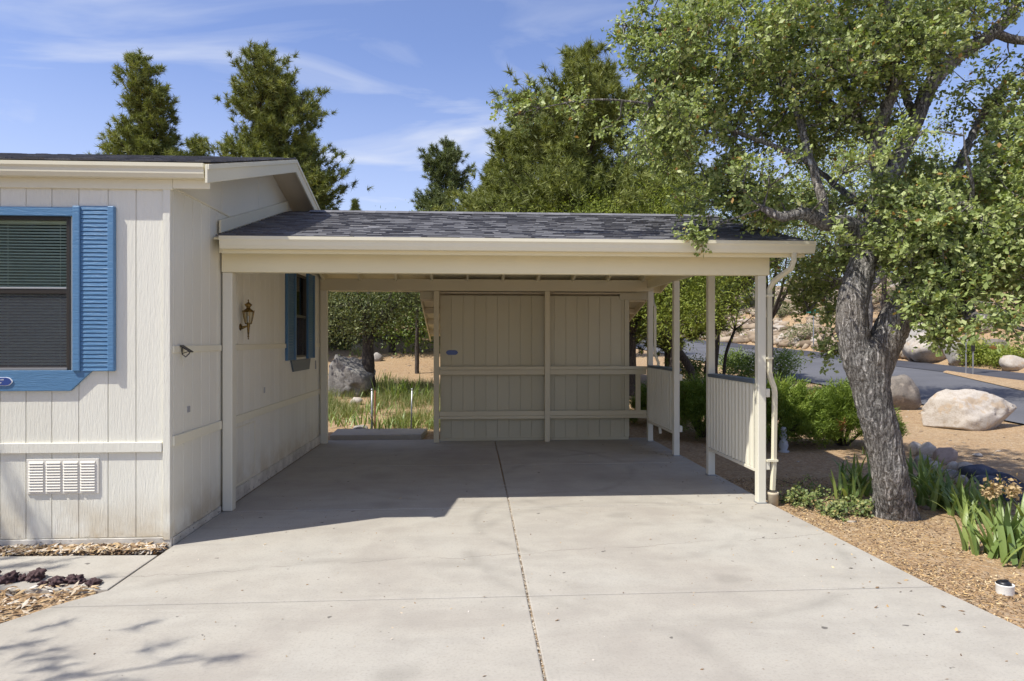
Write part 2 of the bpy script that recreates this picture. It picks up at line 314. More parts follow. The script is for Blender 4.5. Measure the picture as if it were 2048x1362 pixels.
# ------------------------------------------------------------------ object helpers
def tag(o, label=None, cat=None, group=None, kind=None):
    if label: o['label'] = label
    if cat: o['category'] = cat
    if group: o['group'] = group
    if kind: o['kind'] = kind
    return o
def empty(name, loc, label=None, cat=None, group=None, kind=None):
    o = bpy.data.objects.new(name, None); COL.objects.link(o); o.location = loc; o.empty_display_size = .1
    return tag(o, label, cat, group, kind)
def adopt(o, parent):
    if parent is None: return o
    o.parent = parent                      # every location in this script is a world location
    o.matrix_parent_inverse = Matrix.Translation(-Vector(parent.location))
    return o
class MB:
    def __init__(s): s.v = []; s.f = []; s.r = []; s.cur = None
    def add(s, vs, fs):
        n = len(s.v); s.v += [tuple(v) for v in vs]; s.f += [tuple(i + n for i in f) for f in fs]
        if s.cur is not None: s.r += [s.cur] * len(fs)
        return s
    def box(s, a, b):
        x0, y0, z0 = a; x1, y1, z1 = b
        return s.add([(x0, y0, z0), (x1, y0, z0), (x1, y1, z0), (x0, y1, z0), (x0, y0, z1), (x1, y0, z1), (x1, y1, z1), (x0, y1, z1)],
                     [(0, 3, 2, 1), (4, 5, 6, 7), (0, 1, 5, 4), (1, 2, 6, 5), (2, 3, 7, 6), (3, 0, 4, 7)])
    def hexa(s, p):   # eight corners in box order
        return s.add(p, [(0, 3, 2, 1), (4, 5, 6, 7), (0, 1, 5, 4), (1, 2, 6, 5), (2, 3, 7, 6), (3, 0, 4, 7)])
    def extr(s, prof, d, closed=True):
        """profile points (3D) swept by vector d"""
        n = len(prof); d = Vector(d); vs = [Vector(p) for p in prof] + [Vector(p) + d for p in prof]
        fs = [(i, (i + 1) % n, n + (i + 1) % n, n + i) for i in range(n if closed else n - 1)]
        if closed: fs += [tuple(range(n))[::-1], tuple(range(n, 2 * n))]
        return s.add(vs, fs)
    def tube(s, pts, rad, sides=8, cap=True, sq=False):
        pts = [Vector(p) for p in pts]; n = len(pts)
        if not hasattr(rad, '__len__'): rad = [rad] * n
        t0 = (pts[1] - pts[0]).normalized(); up = Vector((0, 0, 1)) if abs(t0.z) < .9 else Vector((0, 1, 0))
        u = t0.cross(up).normalized(); base = len(s.v); vs = []
        for i, p in enumerate(pts):
            t = (pts[min(i + 1, n - 1)] - pts[max(i - 1, 0)]).normalized()
            u = (u - t * u.dot(t)).normalized(); w = t.cross(u)
            for k in range(sides):
                a = 2 * math.pi * (k + (.5 if sq else 0)) / sides; vs.append(p + (u * math.cos(a) + w * math.sin(a)) * rad[i])
        fs = [(i * sides + k, i * sides + (k + 1) % sides, (i + 1) * sides + (k + 1) % sides, (i + 1) * sides + k) for i in range(n - 1) for k in range(sides)]
        if cap: fs += [tuple(range(sides))[::-1], tuple(range((n - 1) * sides, n * sides))]
        return s.add(vs, fs)
    def lathe(s, c, prof, sides=16):
        c = Vector(c); vs = []; n = len(prof)
        for r, z in prof:
            for k in range(sides):
                a = 2 * math.pi * k / sides; vs.append(c + Vector((r * math.cos(a), r * math.sin(a), z)))
        fs = [(i * sides + k, i * sides + (k + 1) % sides, (i + 1) * sides + (k + 1) % sides, (i + 1) * sides + k) for i in range(n - 1) for k in range(sides)]
        fs += [tuple(range(sides))[::-1], tuple(range((n - 1) * sides, n * sides))]
        return s.add(vs, fs)
    def build(s, name, mat, parent=None, smooth=False, bevel=0, seg=2, kind=None):
        me = bpy.data.meshes.new(name); me.from_pydata(s.v, [], s.f); me.update()
        me.materials.append(M[mat])
        if s.r:
            a = me.attributes.new('rnd', 'FLOAT', 'FACE'); a.data.foreach_set('value', np.array(s.r, dtype=np.float32))
        if smooth: me.polygons.foreach_set('use_smooth', [True] * len(me.polygons))
        o = bpy.data.objects.new(name, me); COL.objects.link(o)
        if bevel:
            m = o.modifiers.new('bevel', 'BEVEL'); m.width = bevel; m.segments = seg; m.limit_method = 'ANGLE'
        if kind: o['kind'] = kind
        return adopt(o, parent)
def boxo(name, a, b, mat, parent=None, bevel=.004, **k):
    lo = [min(p, q) for p, q in zip(a, b)]; hi = [max(p, q) for p, q in zip(a, b)]
    return MB().box(lo, hi).build(name, mat, parent, bevel=bevel, **k)
def npmesh(name, V, Fc, mat, parent=None, rnd=None, smooth=False, kind=None):
    """triangles or quads straight from numpy"""
    me = bpy.data.meshes.new(name); nv, nf, k = len(V), len(Fc), Fc.shape[1]
    me.vertices.add(nv); me.vertices.foreach_set('co', np.ascontiguousarray(V, dtype=np.float32).ravel())
    me.loops.add(nf * k); me.loops.foreach_set('vertex_index', np.ascontiguousarray(Fc, dtype=np.int32).ravel())
    me.polygons.add(nf); me.polygons.foreach_set('loop_start', np.arange(0, nf * k, k, dtype=np.int32)); me.polygons.foreach_set('loop_total', np.full(nf, k, dtype=np.int32))
    if smooth: me.polygons.foreach_set('use_smooth', np.ones(nf, dtype=bool))
    me.update(calc_edges=True)
    if rnd is not None:
        a = me.attributes.new('rnd', 'FLOAT', 'FACE'); a.data.foreach_set('value', np.ascontiguousarray(rnd, dtype=np.float32))
    me.materials.append(M[mat]); o = bpy.data.objects.new(name, me); COL.objects.link(o)
    if kind: o['kind'] = kind
    return adopt(o, parent)
def unit(a): return a / (np.linalg.norm(a, axis=-1, keepdims=True) + 1e-9)

# ------------------------------------------------------------------ ground, driveway, road
def axis(pts):
    out = []
    for (a, b, n) in pts: out += list(np.linspace(a, b, n, endpoint=False))
    return np.array(out + [pts[-1][1]])
gx = axis([(-400, -60, 12), (-60, -8, 40), (-8, 14, 90), (14, 34, 50), (34, 70, 30), (70, 450, 12)])
gy = axis([(-300, -20, 12), (-20, 2, 30), (2, 26, 96), (26, 60, 50), (60, 110, 20), (110, 600, 12)])
GV = np.array([(x, y, ground(x, y)) for y in gy for x in gx]); nx = len(gx)
GV[:, 2] = np.where(np.abs(GV[:, 1]) > 110, np.minimum(GV[:, 2], 8), GV[:, 2])
ii, jj = np.meshgrid(np.arange(nx - 1), np.arange(len(gy) - 1)); q = (jj * nx + ii).ravel()
tag(npmesh('ground', GV, np.stack([q, q + 1, q + nx + 1, q + nx], 1), 'soil', smooth=True), kind='structure')

drive = MB().add([(-7.2, -6, -.017), (4.7, -6, -.017), (3.25, 5, -.017), (3.2, 12.13, -.017), (-2.5, 12.13, -.017), (-2.5, 4.9, -.017)], [(0, 1, 2, 3, 4, 5)]).build('driveway', 'soil')
tag(drive, kind='structure')
def slab(name, poly, parent, mat='concrete', top=0.0, th=.11, bev=.008):
    n = len(poly); ctr = Vector((sum(p[0] for p in poly) / n, sum(p[1] for p in poly) / n))
    m = MB(); prof = [(x, y, top - th) for x, y in poly]
    m.add([(x, y, top - th) for x, y in poly] + [(x, y, top) for x, y in poly], [tuple(range(n))[::-1], tuple(range(n, 2 * n))] + [(i, (i + 1) % n, n + (i + 1) % n, n + i) for i in range(n)])
    return m.build(name, mat, parent, bevel=bev)
rows = [12.15, 9.62, 7.15, 4.66, 2.1, -1.0, -5.5]
lx = [-2.53, -2.53, -2.53, -2.76, -4.25, -6.0, -7.0]; rx = [3.22, 3.22, 3.22, 3.30, 3.52, 3.9, 4.5]
jx = [.435, .43, .42, .395, .38, .36, .34]
for k in range(6):
    g = .006; y1, y0 = rows[k] - g, rows[k + 1] + g
    lp = [(lx[k], y1), (lx[k + 1], y0)]
    if k == 2: lp = [(lx[2], y1), (-2.53, 4.95), (-2.76, y0)]
    jg = .0075
    left = lp + [(jx[k + 1] - jg, y0), (jx[k] - jg, y1)]
    right = [(jx[k] + jg, y1), (jx[k + 1] + jg, y0), (rx[k + 1], y0), (rx[k], y1)]
    slab('slab', left, drive); slab('slab', right, drive)
wk = empty('walkway', (-5, 5.4, 0), kind='structure')
for a, b in ((-4.3, -2.545), (-6.2, -4.31), (-8.2, -6.21)):
    slab('slab', [(a, 5.06), (b, 5.06 if b < -3 else 4.97), (b, 5.77 if b < -3 else 5.74), (a, 5.80)], wk)
# grit lying in the long joint
def scatter_chips(name, pts, size, mat, parent=None, flat=.35, kind='stuff', el=1.6):
    n = len(pts); s = size * rng.uniform(.5, 1.3, n)
    a = rng.uniform(0, 2 * math.pi, n); tilt = rng.normal(0, .35, (n, 2))
    u = np.stack([np.cos(a), np.sin(a), tilt[:, 0]], 1); v = np.stack([-np.sin(a), np.cos(a), tilt[:, 1]], 1)
    u = unit(u) * (s * el)[:, None]; v = unit(v) * s[:, None] * .6; w = np.zeros((n, 3)); w[:, 2] = s * flat
    V = np.stack([pts + u, pts + v, pts - u, pts - v, pts + w + u * rng.uniform(-.4, .4, (n, 1))], 1).reshape(-1, 3)
    b = np.arange(n)[:, None] * 5
    Fc = np.concatenate([b + np.array([[0, 1, 4]]), b + np.array([[1, 2, 4]]), b + np.array([[2, 3, 4]]), b + np.array([[3, 0, 4]])], 1).reshape(-1, 3)
    return npmesh(name, V, Fc, mat, parent, np.repeat(rng.random(n), 4), kind=kind)
ys = rng.uniform(2.2, 8.5, 900); jxs = np.interp(ys, rows[::-1], jx[::-1])
tag(scatter_chips('joint_grit', np.stack([jxs + rng.uniform(-.009, .009, 900), ys, np.full(900, -.010)], 1), .007, 'gravel_grit', drive, .9))

# road running away on the right, with newer strip and dirt median
def strip(name, x0, x1, y0, y1, off, mat, nx_=8, ny_=90, parent=None):
    xs = np.linspace(x0, x1, nx_); ys_ = np.linspace(y0, y1, ny_)
    V = np.array([(x, y, ground(x, y) + off) for y in ys_ for x in xs]); i, j = np.meshgrid(np.arange(nx_ - 1), np.arange(ny_ - 1)); q = (j * nx_ + i).ravel()
    o = npmesh(name, V, np.stack([q, q + 1, q + nx_ + 1, q + nx_], 1), mat, parent, smooth=True); return tag(o, kind='structure')
road = strip('road', 11.3, 19.5, -40, 100, .04, 'asphalt', 14, 160)
strip('road_overlay', 17.5, 19.55, -40, 100, .055, 'asphalt_new', 6, 160)
ym = np.linspace(7, 24, 30); V = []
for y in ym:
    k = (y - 7) / 17; a = 14.4 + 2.9 * max(0, k - .45) / .55; b = 17.6
    for t in np.linspace(0, 1, 6):
        x = a + (b - a) * t; V.append((x, y, ground(x, y) + .06 + .06 * math.sin(math.pi * t)))
i, j = np.meshgrid(np.arange(5), np.arange(29)); q = (j * 6 + i).ravel()
tag(npmesh('median', np.array(V), np.stack([q, q + 1, q + 7, q + 6], 1), 'soil', smooth=True), kind='structure')

# ------------------------------------------------------------------ the house on the left
WX, WY = -2.55, 6.0
house = empty('manufactured_home', (-6.2, 9, 0), 'cream wood-sided single-storey home with blue shutters on the left', 'house')
def rakez(y, e=(5.97, 3.265), r=(8.8, 4.05)):
    return e[1] + (y - e[0]) * (r[1] - e[1]) / (r[0] - e[0]) if y <= r[0] else r[1] - (y - r[0]) * (r[1] - e[1]) / (r[0] - e[0])
def board_y(parent, x0, x1, z0, z1, y, mat='siding', th=.010):       # board on a wall that faces -Y
    boxo('plank', (x0 + .0025, y, z0), (x1 - .0025, y + th, z1), mat, parent, bevel=.003)
def board_x(parent, y0, y1, z0, z1, x, mat='siding', th=.010):       # board on a wall that faces +X
    boxo('plank', (x - th, y0 + .0025, z0), (x, y1 - .0025, z1), mat, parent, bevel=.003)
# front wall core with the window opening
fw = MB()
for a, b in (((-10, WY + .0105, .0), (-4.70, WY + .1, 3.14)), ((-3.38, WY + .0105, 0), (WX - .02, WY + .1, 3.14)), ((-4.70, WY + .0105, 0), (-3.38, WY + .1, 1.50)), ((-4.70, WY + .0105, 2.80), (-3.38, WY + .1, 3.14))):
    fw.box(a, b)
fwo = fw.build('front_wall', 'siding', house)
edges = [-2.615, -2.84, -3.07, -3.31, -3.53, -3.74, -3.95, -4.17, -4.40, -4.62, -4.84, -5.06, -5.28, -5.5, -5.72, -5.94, -6.2]
for r, l in zip(edges[:-1], edges[1:]):
    if l > -3.36 or r < -4.72: board_y(fwo, l, r, .075, 3.06, WY)
    else:
        board_y(fwo, l, r, .075, 1.49, WY); board_y(fwo, l, r, 2.81, 3.06, WY)
boxo('wall_panel', (-10, WY, .075), (-6.205, WY + .016, 3.06), 'siding', fwo)
boxo('corner_trim', (-2.612, WY - .018, .05), (WX + .0, WY + .05, 3.05), 'siding', house)
boxo('belt_trim', (-10, WY - .022, .80), (-2.618, WY - .0005, .885), 'siding', house)
boxo('foundation_strip', (-10, WY - .012, -.06), (WX + .006, WY + .012, .07), 'trim_base', house)
boxo('frieze_board', (-10, WY - .024, 3.035), (WX + .02, WY + .016, 3.235), 'trim', house)
# side wall (faces the carport) with its window opening
SW0, SW1, SZ0, SZ1 = 10.08, 10.80, 1.50, 2.74
sw = MB()
for a, b in (((WX - .1, WY + .1, 0), (WX - .0105, SW0, 3.06)), ((WX - .1, SW1, 0), (WX - .0105, 12.0, 3.06)), ((WX - .1, SW0, 0), (WX - .0105, SW1, SZ0)), ((WX - .1, SW0, SZ1), (WX - .0105, SW1, 3.06))):
    sw.box(a, b)
swo = sw.build('side_wall', 'siding', house)
y = WY + .05
while y < 11.95:
    y1 = min(y + .203, 12.0)
    if y1 > SW0 - .02 and y < SW1 + .02:
        board_x(swo, y, y1, .06, SZ0 - .01, WX); board_x(swo, y, y1, SZ1 + .01, 3.06, WX)
    else: board_x(swo, y, y1, .06, 3.06, WX)
    y = y1
gb = [6.02, 7.2, 8.42, 9.64, 10.86, 11.98]
for a, b in zip(gb[:-1], gb[1:]):
    ps = [a, b] if not (a < 8.8 < b) else [a, 8.8, b]
    prof = [(WX - .02, a + .004, 3.075)] + [(WX - .02, min(max(p, a + .004), b - .004), rakez(p) - .10) for p in ps] + [(WX - .02, b - .004, 3.075)]
    MB().extr(prof, (.02, 0, 0)).build('gable_panel', 'siding', swo, bevel=.003)
prof = [(WX - .1, 6.0, 3.06), (WX - .1, 6.0, rakez(6) - .1), (WX - .1, 8.8, 3.95), (WX - .1, 12.0, rakez(12.0) - .1), (WX - .1, 12, 3.06)]
MB().extr(prof, (.078, 0, 0)).build('gable_backing', 'siding', swo)
boxo('gable_flashing', (WX - .005, 6.03, 3.058), (WX + .012, 12.0, 3.075), 'trim', house, bevel=.002)
boxo('belt_trim', (WX + .0005, WY + .02, .845), (WX + .02, 7.148, .93), 'trim', house)
boxo('belt_trim', (WX + .0005, 7.265, .845), (WX + .02, 12.0, .93), 'trim', house)
boxo('upper_batten', (WX + .0005, WY + .02, 1.645), (WX + .017, 7.148, 1.705), 'trim', house)
boxo('upper_batten', (WX + .0005, 7.265, 1.645), (WX + .017, 9.60, 1.705), 'trim', house)
boxo('upper_batten', (WX + .0005, 11.27, 1.645), (WX + .017, 12.0, 1.705), 'trim', house)
boxo('base_board', (WX + .0005, 7.265, .003), (WX + .022, 12.0, .145), 'trim_base', house)
boxo('base_board', (WX + .0005, WY + .02, -.05), (WX + .012, 7.148, .06), 'trim_base', house)
for z0, z1, y0, y1 in ((.16, .80, 7.50, 7.515), (.16, .80, 8.26, 8.275), (.785, .80, 7.515, 8.26), (.16, .175, 7.515, 8.26)):
    boxo('access_panel_edge', (WX + .0005, y0, z0), (WX + .006, y1, z1), 'trim', house, bevel=.001)
boxo('rear_wall', (-10, 11.9, 0), (WX - .11, 12.0, 3.1), 'siding', house)
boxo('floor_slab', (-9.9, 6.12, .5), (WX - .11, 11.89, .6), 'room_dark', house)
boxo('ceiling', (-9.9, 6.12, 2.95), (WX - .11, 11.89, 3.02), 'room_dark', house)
# roof: deck, shingles, fascias, gutter
def roof_slab(parent, name, x0, x1, ya, za, yb, zb, th, mat):
    return MB().hexa([(x0, ya, za - th), (x1, ya, za - th), (x1, yb, zb - th), (x0, yb, zb - th), (x0, ya, za), (x1, ya, za), (x1, yb, zb), (x0, yb, zb)]).build(name, mat, parent)
def shingles(parent, x0, x1, ya, za, yb, zb, lift=.004):
    s = math.hypot(yb - ya, zb - za); uy, uz = (yb - ya) / s, (zb - za) / s; nrm = Vector((0, -uz, uy)) if yb > ya else Vector((0, uz, -uy))
    if nrm.z < 0: nrm = -nrm
    m = MB(); d = 0.0; k = 0; ex = .095
    while d < s - .02:
        ex2 = min(ex * 1.35, s - d); x = x0
        while x < x1 - .01:
            w = min(random.uniform(.07, .26), x1 - x)
            t = random.choice((.007, .012, .017)); m.cur = min(1, max(0, random.gauss(.47, .19)))
            jit = random.uniform(-.022, .022) if k else 0
            p0 = Vector((0, ya, za)) + Vector((0, uy, uz)) * (d + jit); p1 = p0 + Vector((0, uy, uz)) * (ex2 - jit)
            b0, b1 = p0 + nrm * lift, p1 + nrm * (lift - .002); t0, t1 = p0 + nrm * (lift + t), p1 + nrm * (lift + .002)
            m.add([(x, b0.y, b0.z), (x + w, b0.y, b0.z), (x + w, b1.y, b1.z), (x, b1.y, b1.z), (x, t0.y, t0.z), (x + w, t0.y, t0.z), (x + w, t1.y, t1.z), (x, t1.y, t1.z)],
                  [(4, 5, 6, 7), (0, 1, 5, 4), (1, 2, 6, 5), (3, 0, 4, 7)])
            x += w
        d += ex; k += 1
    return m.build('shingles', 'shingle', parent, kind='stuff')
rf = empty('roof', (-6, 8.8, 3.3)); adopt(rf, house)
RX = -2.20
roof_slab(rf, 'roof_deck', -10, RX - .02, 5.98, rakez(5.98) - .005, 8.8, 4.045, .09, 'soffit_paint')
roof_slab(rf, 'roof_deck', -10, RX - .02, 8.8, 4.045, 12.15, rakez(12.15) - .005, .09, 'soffit_paint')
shingles(rf, -9.9, RX, 5.95, 3.262, 8.83, rakez(8.8) + .006); shingles(rf, -9.9, RX, 12.18, rakez(12.18), 8.8, 4.056)
for (ya, yb) in ((5.87, 8.8), (12.2, 8.8)):
    za, zb = rakez(ya) - .012, 4.05 - .012
    MB().hexa([(RX - .018, ya, za - .155), (RX + .004, ya, za - .155), (RX + .004, yb, zb - .155), (RX - .018, yb, zb - .155), (RX - .018, ya, za), (RX + .004, ya, za), (RX + .004, yb, zb), (RX - .018, yb, zb)]).build('rake_board', 'trim', rf, bevel=.004)
    MB().hexa([(RX + .004, ya, za - .04), (RX + .016, ya, za - .04), (RX + .016, yb, zb - .04), (RX + .004, yb, zb - .04), (RX + .004, ya, za + .002), (RX + .016, ya, za + .002), (RX + .016, yb, zb + .002), (RX + .004, yb, zb + .002)]).build('drip_edge', 'trim', rf, bevel=.002)
boxo('fascia_board', (WX + .022, 5.976, 3.045), (RX - .02, 5.999, 3.25), 'trim', rf)
def gutter(parent, x0, x1, y, z, h=.12, w=.115):
    pr = [(0, 0), (0, -h), (-.07, -h), (-.085, -h * .72), (-w + .012, -h * .42), (-w, -h * .26), (-w, 0), (-w + .012, 0), (-w + .012, -.004), (-w + .006, -.012), (-w + .006, -h * .24), (-.078, -h * .70), (-.064, -h + .006), (-.006, -h + .006), (-.006, 0)]
    m = MB(); m.extr([(x0, y + a, z + b) for a, b in pr], (x1 - x0, 0, 0), True)
    o = m.build('gutter', 'gutter_paint', parent)
    cap = [(0, 0), (0, -h), (-.07, -h), (-.085, -h * .72), (-w + .012, -h * .42), (-w, -h * .26), (-w, 0)]
    for x in (x0 - .003, x1): MB().extr([(x, y + a, z + b) for a, b in cap], (.003, 0, 0)).build('end_cap', 'gutter_paint', o)
    return o
gutter(rf, -10, -2.24, 5.974, 3.24, .12, .098)

# front window with blind, screen, blue surround
def sash_window_y(parent):
    w = empty('window', (-4.04, WY, 1.5)); adopt(w, parent); X0, X1, Z0, Z1, ZM = -4.70, -3.38, 1.50, 2.80, 2.165
    m = MB()
    for a, b in (((X0, WY - .004, Z0), (X0 + .03, WY + .06, Z1)), ((X1 - .03, WY - .004, Z0), (X1, WY + .06, Z1)), ((X0 + .03, WY - .004, Z1 - .03), (X1 - .03, WY + .06, Z1)), ((X0 + .03, WY - .004, Z0), (X1 - .03, WY + .06, Z0 + .028)), ((X0 + .03, WY + .0, ZM - .02), (X1 - .03, WY + .05, ZM + .02))): m.box(a, b)
    m.build('frame', 'bronze_frame', w, bevel=.003)
    boxo('sill_strip', (X0 + .01, WY - .012, Z0 + .002), (X1 - .02, WY - .0045, Z0 + .02), 'galvanised', w, bevel=.001)
    boxo('meeting_rail', (X0 + .03, WY - .004, ZM + .022), (X1 - .03, WY + .02, ZM + .034), 'grey_patch', w, bevel=.002)
    boxo('pane', (X0 + .031, WY + .030, ZM + .041), (X1 - .031, WY + .034, Z1 - .031), 'window_glass', w, bevel=0)
    boxo('pane', (X0 + .031, WY + .052, Z0 + .029), (X1 - .031, WY + .056, ZM - .021), 'window_glass', w, bevel=0)
    MB().add([(X0 + .03, WY + .012, Z0 + .028), (X1 - .03, WY + .012, Z0 + .028), (X1 - .03, WY + .012, ZM - .02), (X0 + .03, WY + .012, ZM - .02)], [(0, 1, 2, 3)]).build('insect_screen', 'screen', w)
    m = MB(); z = Z1 - .05
    while z > Z0 + .04:
        m.hexa([(X0 + .04, WY + .072, z - .010), (X1 - .04, WY + .072, z - .010), (X1 - .04, WY + .090, z + .006), (X0 + .04, WY + .090, z + .006), (X0 + .04, WY + .072, z - .0085), (X1 - .04, WY + .072, z - .0085), (X1 - .04, WY + .090, z + .0075), (X0 + .04, WY + .090, z + .0075)]); z -= .0255
    for x in (X0 + .2, X1 - .12, X1 - .55): m.box((x - .0015, WY + .069, Z0 + .03), (x + .0015, WY + .071, Z1 - .04))
    m.build('blind', 'blind_white', w)
    boxo('blind_headrail', (X0 + .035, WY + .062, Z1 - .05), (X1 - .035, WY + .10, Z1 - .028), 'blind_white', w, bevel=.002)
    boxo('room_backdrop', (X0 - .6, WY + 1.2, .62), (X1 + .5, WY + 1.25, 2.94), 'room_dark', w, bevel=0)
    return w
sash_window_y(house)
boxo('window_header', (-4.75, WY - .028, 2.80), (-3.345, WY - .0005, 2.875), 'blue_paint', house)
ap = [(-4.88, WY - .028, 1.498), (-4.72, WY - .028, 1.325), (-3.365, WY - .028, 1.325), (-3.195, WY - .028, 1.487), (-3.195, WY - .028, 1.498)]
MB().extr(ap, (0, .0275, 0)).build('window_apron', 'blue_paint', house, bevel=.003)
def shutter_y(parent, x0, x1, z0, z1, y):
    s = empty('shutter', (x0, y, z0)); adopt(s, parent)
    boxo('stile', (x0, y - .046, z0), (x0 + .062, y - .0005, z1), 'blue_paint', s, bevel=.008)
    boxo('stile', (x1 - .055, y - .046, z0), (x1, y - .0005, z1), 'blue_paint', s, bevel=.008)
    boxo('shutter_back', (x0 + .062, y - .012, z0), (x1 - .055, y - .0005, z1), 'blue_paint', s)
    n = 39; h = (z1 - z0) / n; me = None
    for k in range(n):
        z = z0 + k * h
        if me is None:
            m = MB(); a, b = x0 + .0625, x1 - .0555
            m.hexa([(a, y - .034, .003), (b, y - .034, .003), (b, y - .0125, .003), (a, y - .0125, .003), (a, y - .0285, h + .001), (b, y - .0285, h + .001), (b, y - .0125, h + .001), (a, y - .0125, h + .001)])
            o = m.build('slat', 'blue_paint', None, bevel=.002); me = o.data
        else:
            o2 = bpy.data.objects.new('slat', me); COL.objects.link(o2); md = o2.modifiers.new('bevel', 'BEVEL'); md.width = .002; md.segments = 1; o = o2
        o.location = (0, 0, z); adopt(o, s)
    return s
shutter_y(house, -3.34, -3.0, 1.49, 2.885, WY); shutter_y(house, -5.10, -4.76, 1.49, 2.885, WY)
# plaque on the apron, cut by the edge of the picture
def plaque(name, c, w, h, axis_y, label, rows_, mat='plaque_blue', letters='white_letters'):
    e = empty(name, c, label, 'plaque'); n = 28
    def outline(k, d):
        pts = []
        for i in range(n):
            a = 2 * math.pi * i / n; rr = (abs(math.cos(a)) ** 3 + abs(math.sin(a)) ** 3) ** (-1 / 3) * (1 + .035 * math.cos(6 * a))
            pts.append((c[0] + math.cos(a) * rr * w / 2 * k, c[1] + d, c[2] + math.sin(a) * rr * h / 2 * k))
        return pts
    MB().extr(outline(1, -.006), (0, .0055, 0)).build('rim', letters, e, bevel=.001)
    MB().extr(outline(.9, -.0085), (0, .0024, 0)).build('face', mat, e)
    for z, words in rows_:
        x = c[0] - w * .36
        for wd in words:
            for ch in range(wd):
                m = MB(); a = x; cw = h * .11; ht = h * .09
                m.box((a, c[1] - .0098, z - ht), (a + cw * .28, c[1] - .0086, z + ht))
                if random.random() < .6: m.box((a + cw * .28, c[1] - .0098, z + ht * .5), (a + cw * .8, c[1] - .0086, z + ht))
                if random.random() < .6: m.box((a + cw * .28, c[1] - .0098, z - ht * .2), (a + cw * .8, c[1] - .0086, z + ht * .2))
                m.build('letter', letters, e); x += cw * 1.15
            x += h * .1
    return e
pc = atY(2, 764, WY - .029)
plaque('name_plaque', (pc.x, WY - .029, pc.z), .19, .072, 1, 'small blue oval plaque with white rim under the left window', [(pc.z + .014, [4, 6]), (pc.z - .012, [3, 5])])
# louvred crawl-space vent
vt = empty('crawlspace_vent', (-3.43, WY, .45)); adopt(vt, house)
VX0, VX1, VZ0, VZ1 = -3.73, -3.14, .455, .75
MB().box((VX0, WY - .012, VZ0), (VX1, WY - .0005, VZ1)).build('vent_plate', 'trim_base', vt, bevel=.003)
cw = (VX1 - VX0 - .03) / 4; lm = None
for c_ in range(4):
    for r_ in range(11):
        x = VX0 + .022 + c_ * cw; z = VZ0 + .022 + r_ * .0235
        if lm is None:
            ww = cw - .022
            lo = MB().hexa([(0, -.010, 0), (ww, -.010, 0), (ww, 0, -.001), (0, 0, -.001), (0, -.0085, .004), (ww, -.0085, .004), (ww, 0, .019), (0, 0, .019)]).build('louver', 'trim_base', None); lm = lo.data
        else:
            lo = bpy.data.objects.new('louver', lm); COL.objects.link(lo)
        lo.location = (x, WY - .0125, z); adopt(lo, vt)
# window on the carport side
def side_window(parent):
    w = empty('window', (WX, 10.44, SZ0)); adopt(w, parent); m = MB()
    for a, b in (((WX - .06, SW0, SZ0), (WX + .01, SW0 + .035, SZ1)), ((WX - .06, SW1 - .035, SZ0), (WX + .01, SW1, SZ1)), ((WX - .06, SW0 + .035, SZ1 - .035), (WX + .01, SW1 - .035, SZ1)), ((WX - .06, SW0 + .035, SZ0), (WX + .01, SW1 - .035, SZ0 + .03)), ((WX - .05, SW0 + .035, 2.09), (WX + .006, SW1 - .035, 2.13))): m.box(a, b)
    m.build('frame', 'bronze_frame', w, bevel=.003)
    boxo('pane', (WX - .034, SW0 + .036, 2.131), (WX - .03, SW1 - .036, SZ1 - .036), 'window_glass', w, bevel=0)
    boxo('pane', (WX - .05, SW0 + .036, SZ0 + .031), (WX - .046, SW1 - .036, 2.089), 'window_glass', w, bevel=0)
    MB().add([(WX - .012, SW0 + .035, SZ0 + .03), (WX - .012, SW1 - .035, SZ0 + .03), (WX - .012, SW1 - .035, 2.09), (WX - .012, SW0 + .035, 2.09)], [(0, 1, 2, 3)]).build('insect_screen', 'screen', w)
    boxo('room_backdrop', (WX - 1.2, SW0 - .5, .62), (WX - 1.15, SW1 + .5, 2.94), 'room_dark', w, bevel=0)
side_window(house)
def shutter_x(parent, y0, y1, z0, z1, x):
    s = empty('shutter', (x, y0, z0)); adopt(s, parent)
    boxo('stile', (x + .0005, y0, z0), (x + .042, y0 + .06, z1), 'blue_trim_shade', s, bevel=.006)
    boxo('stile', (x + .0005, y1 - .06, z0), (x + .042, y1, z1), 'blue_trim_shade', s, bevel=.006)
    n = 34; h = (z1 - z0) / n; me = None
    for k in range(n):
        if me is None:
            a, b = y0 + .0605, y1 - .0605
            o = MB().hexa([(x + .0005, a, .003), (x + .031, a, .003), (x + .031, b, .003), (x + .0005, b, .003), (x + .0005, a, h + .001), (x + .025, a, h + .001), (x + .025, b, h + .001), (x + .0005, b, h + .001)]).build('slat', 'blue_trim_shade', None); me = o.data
        else: o = bpy.data.objects.new('slat', me); COL.objects.link(o)
        o.location = (0, 0, z0 + k * h); adopt(o, s)
shutter_x(house, 9.60, 10.07, 1.47, 2.80, WX); shutter_x(house, 10.81, 11.26, 1.47, 2.80, WX)
MB().extr([(WX + .0005, 9.86, 1.468), (WX + .0005, 11.02, 1.468), (WX + .0005, 10.93, 1.30), (WX + .0005, 9.98, 1.30)], (.024, 0, 0)).build('window_apron', 'slate_cap', house, bevel=.003)
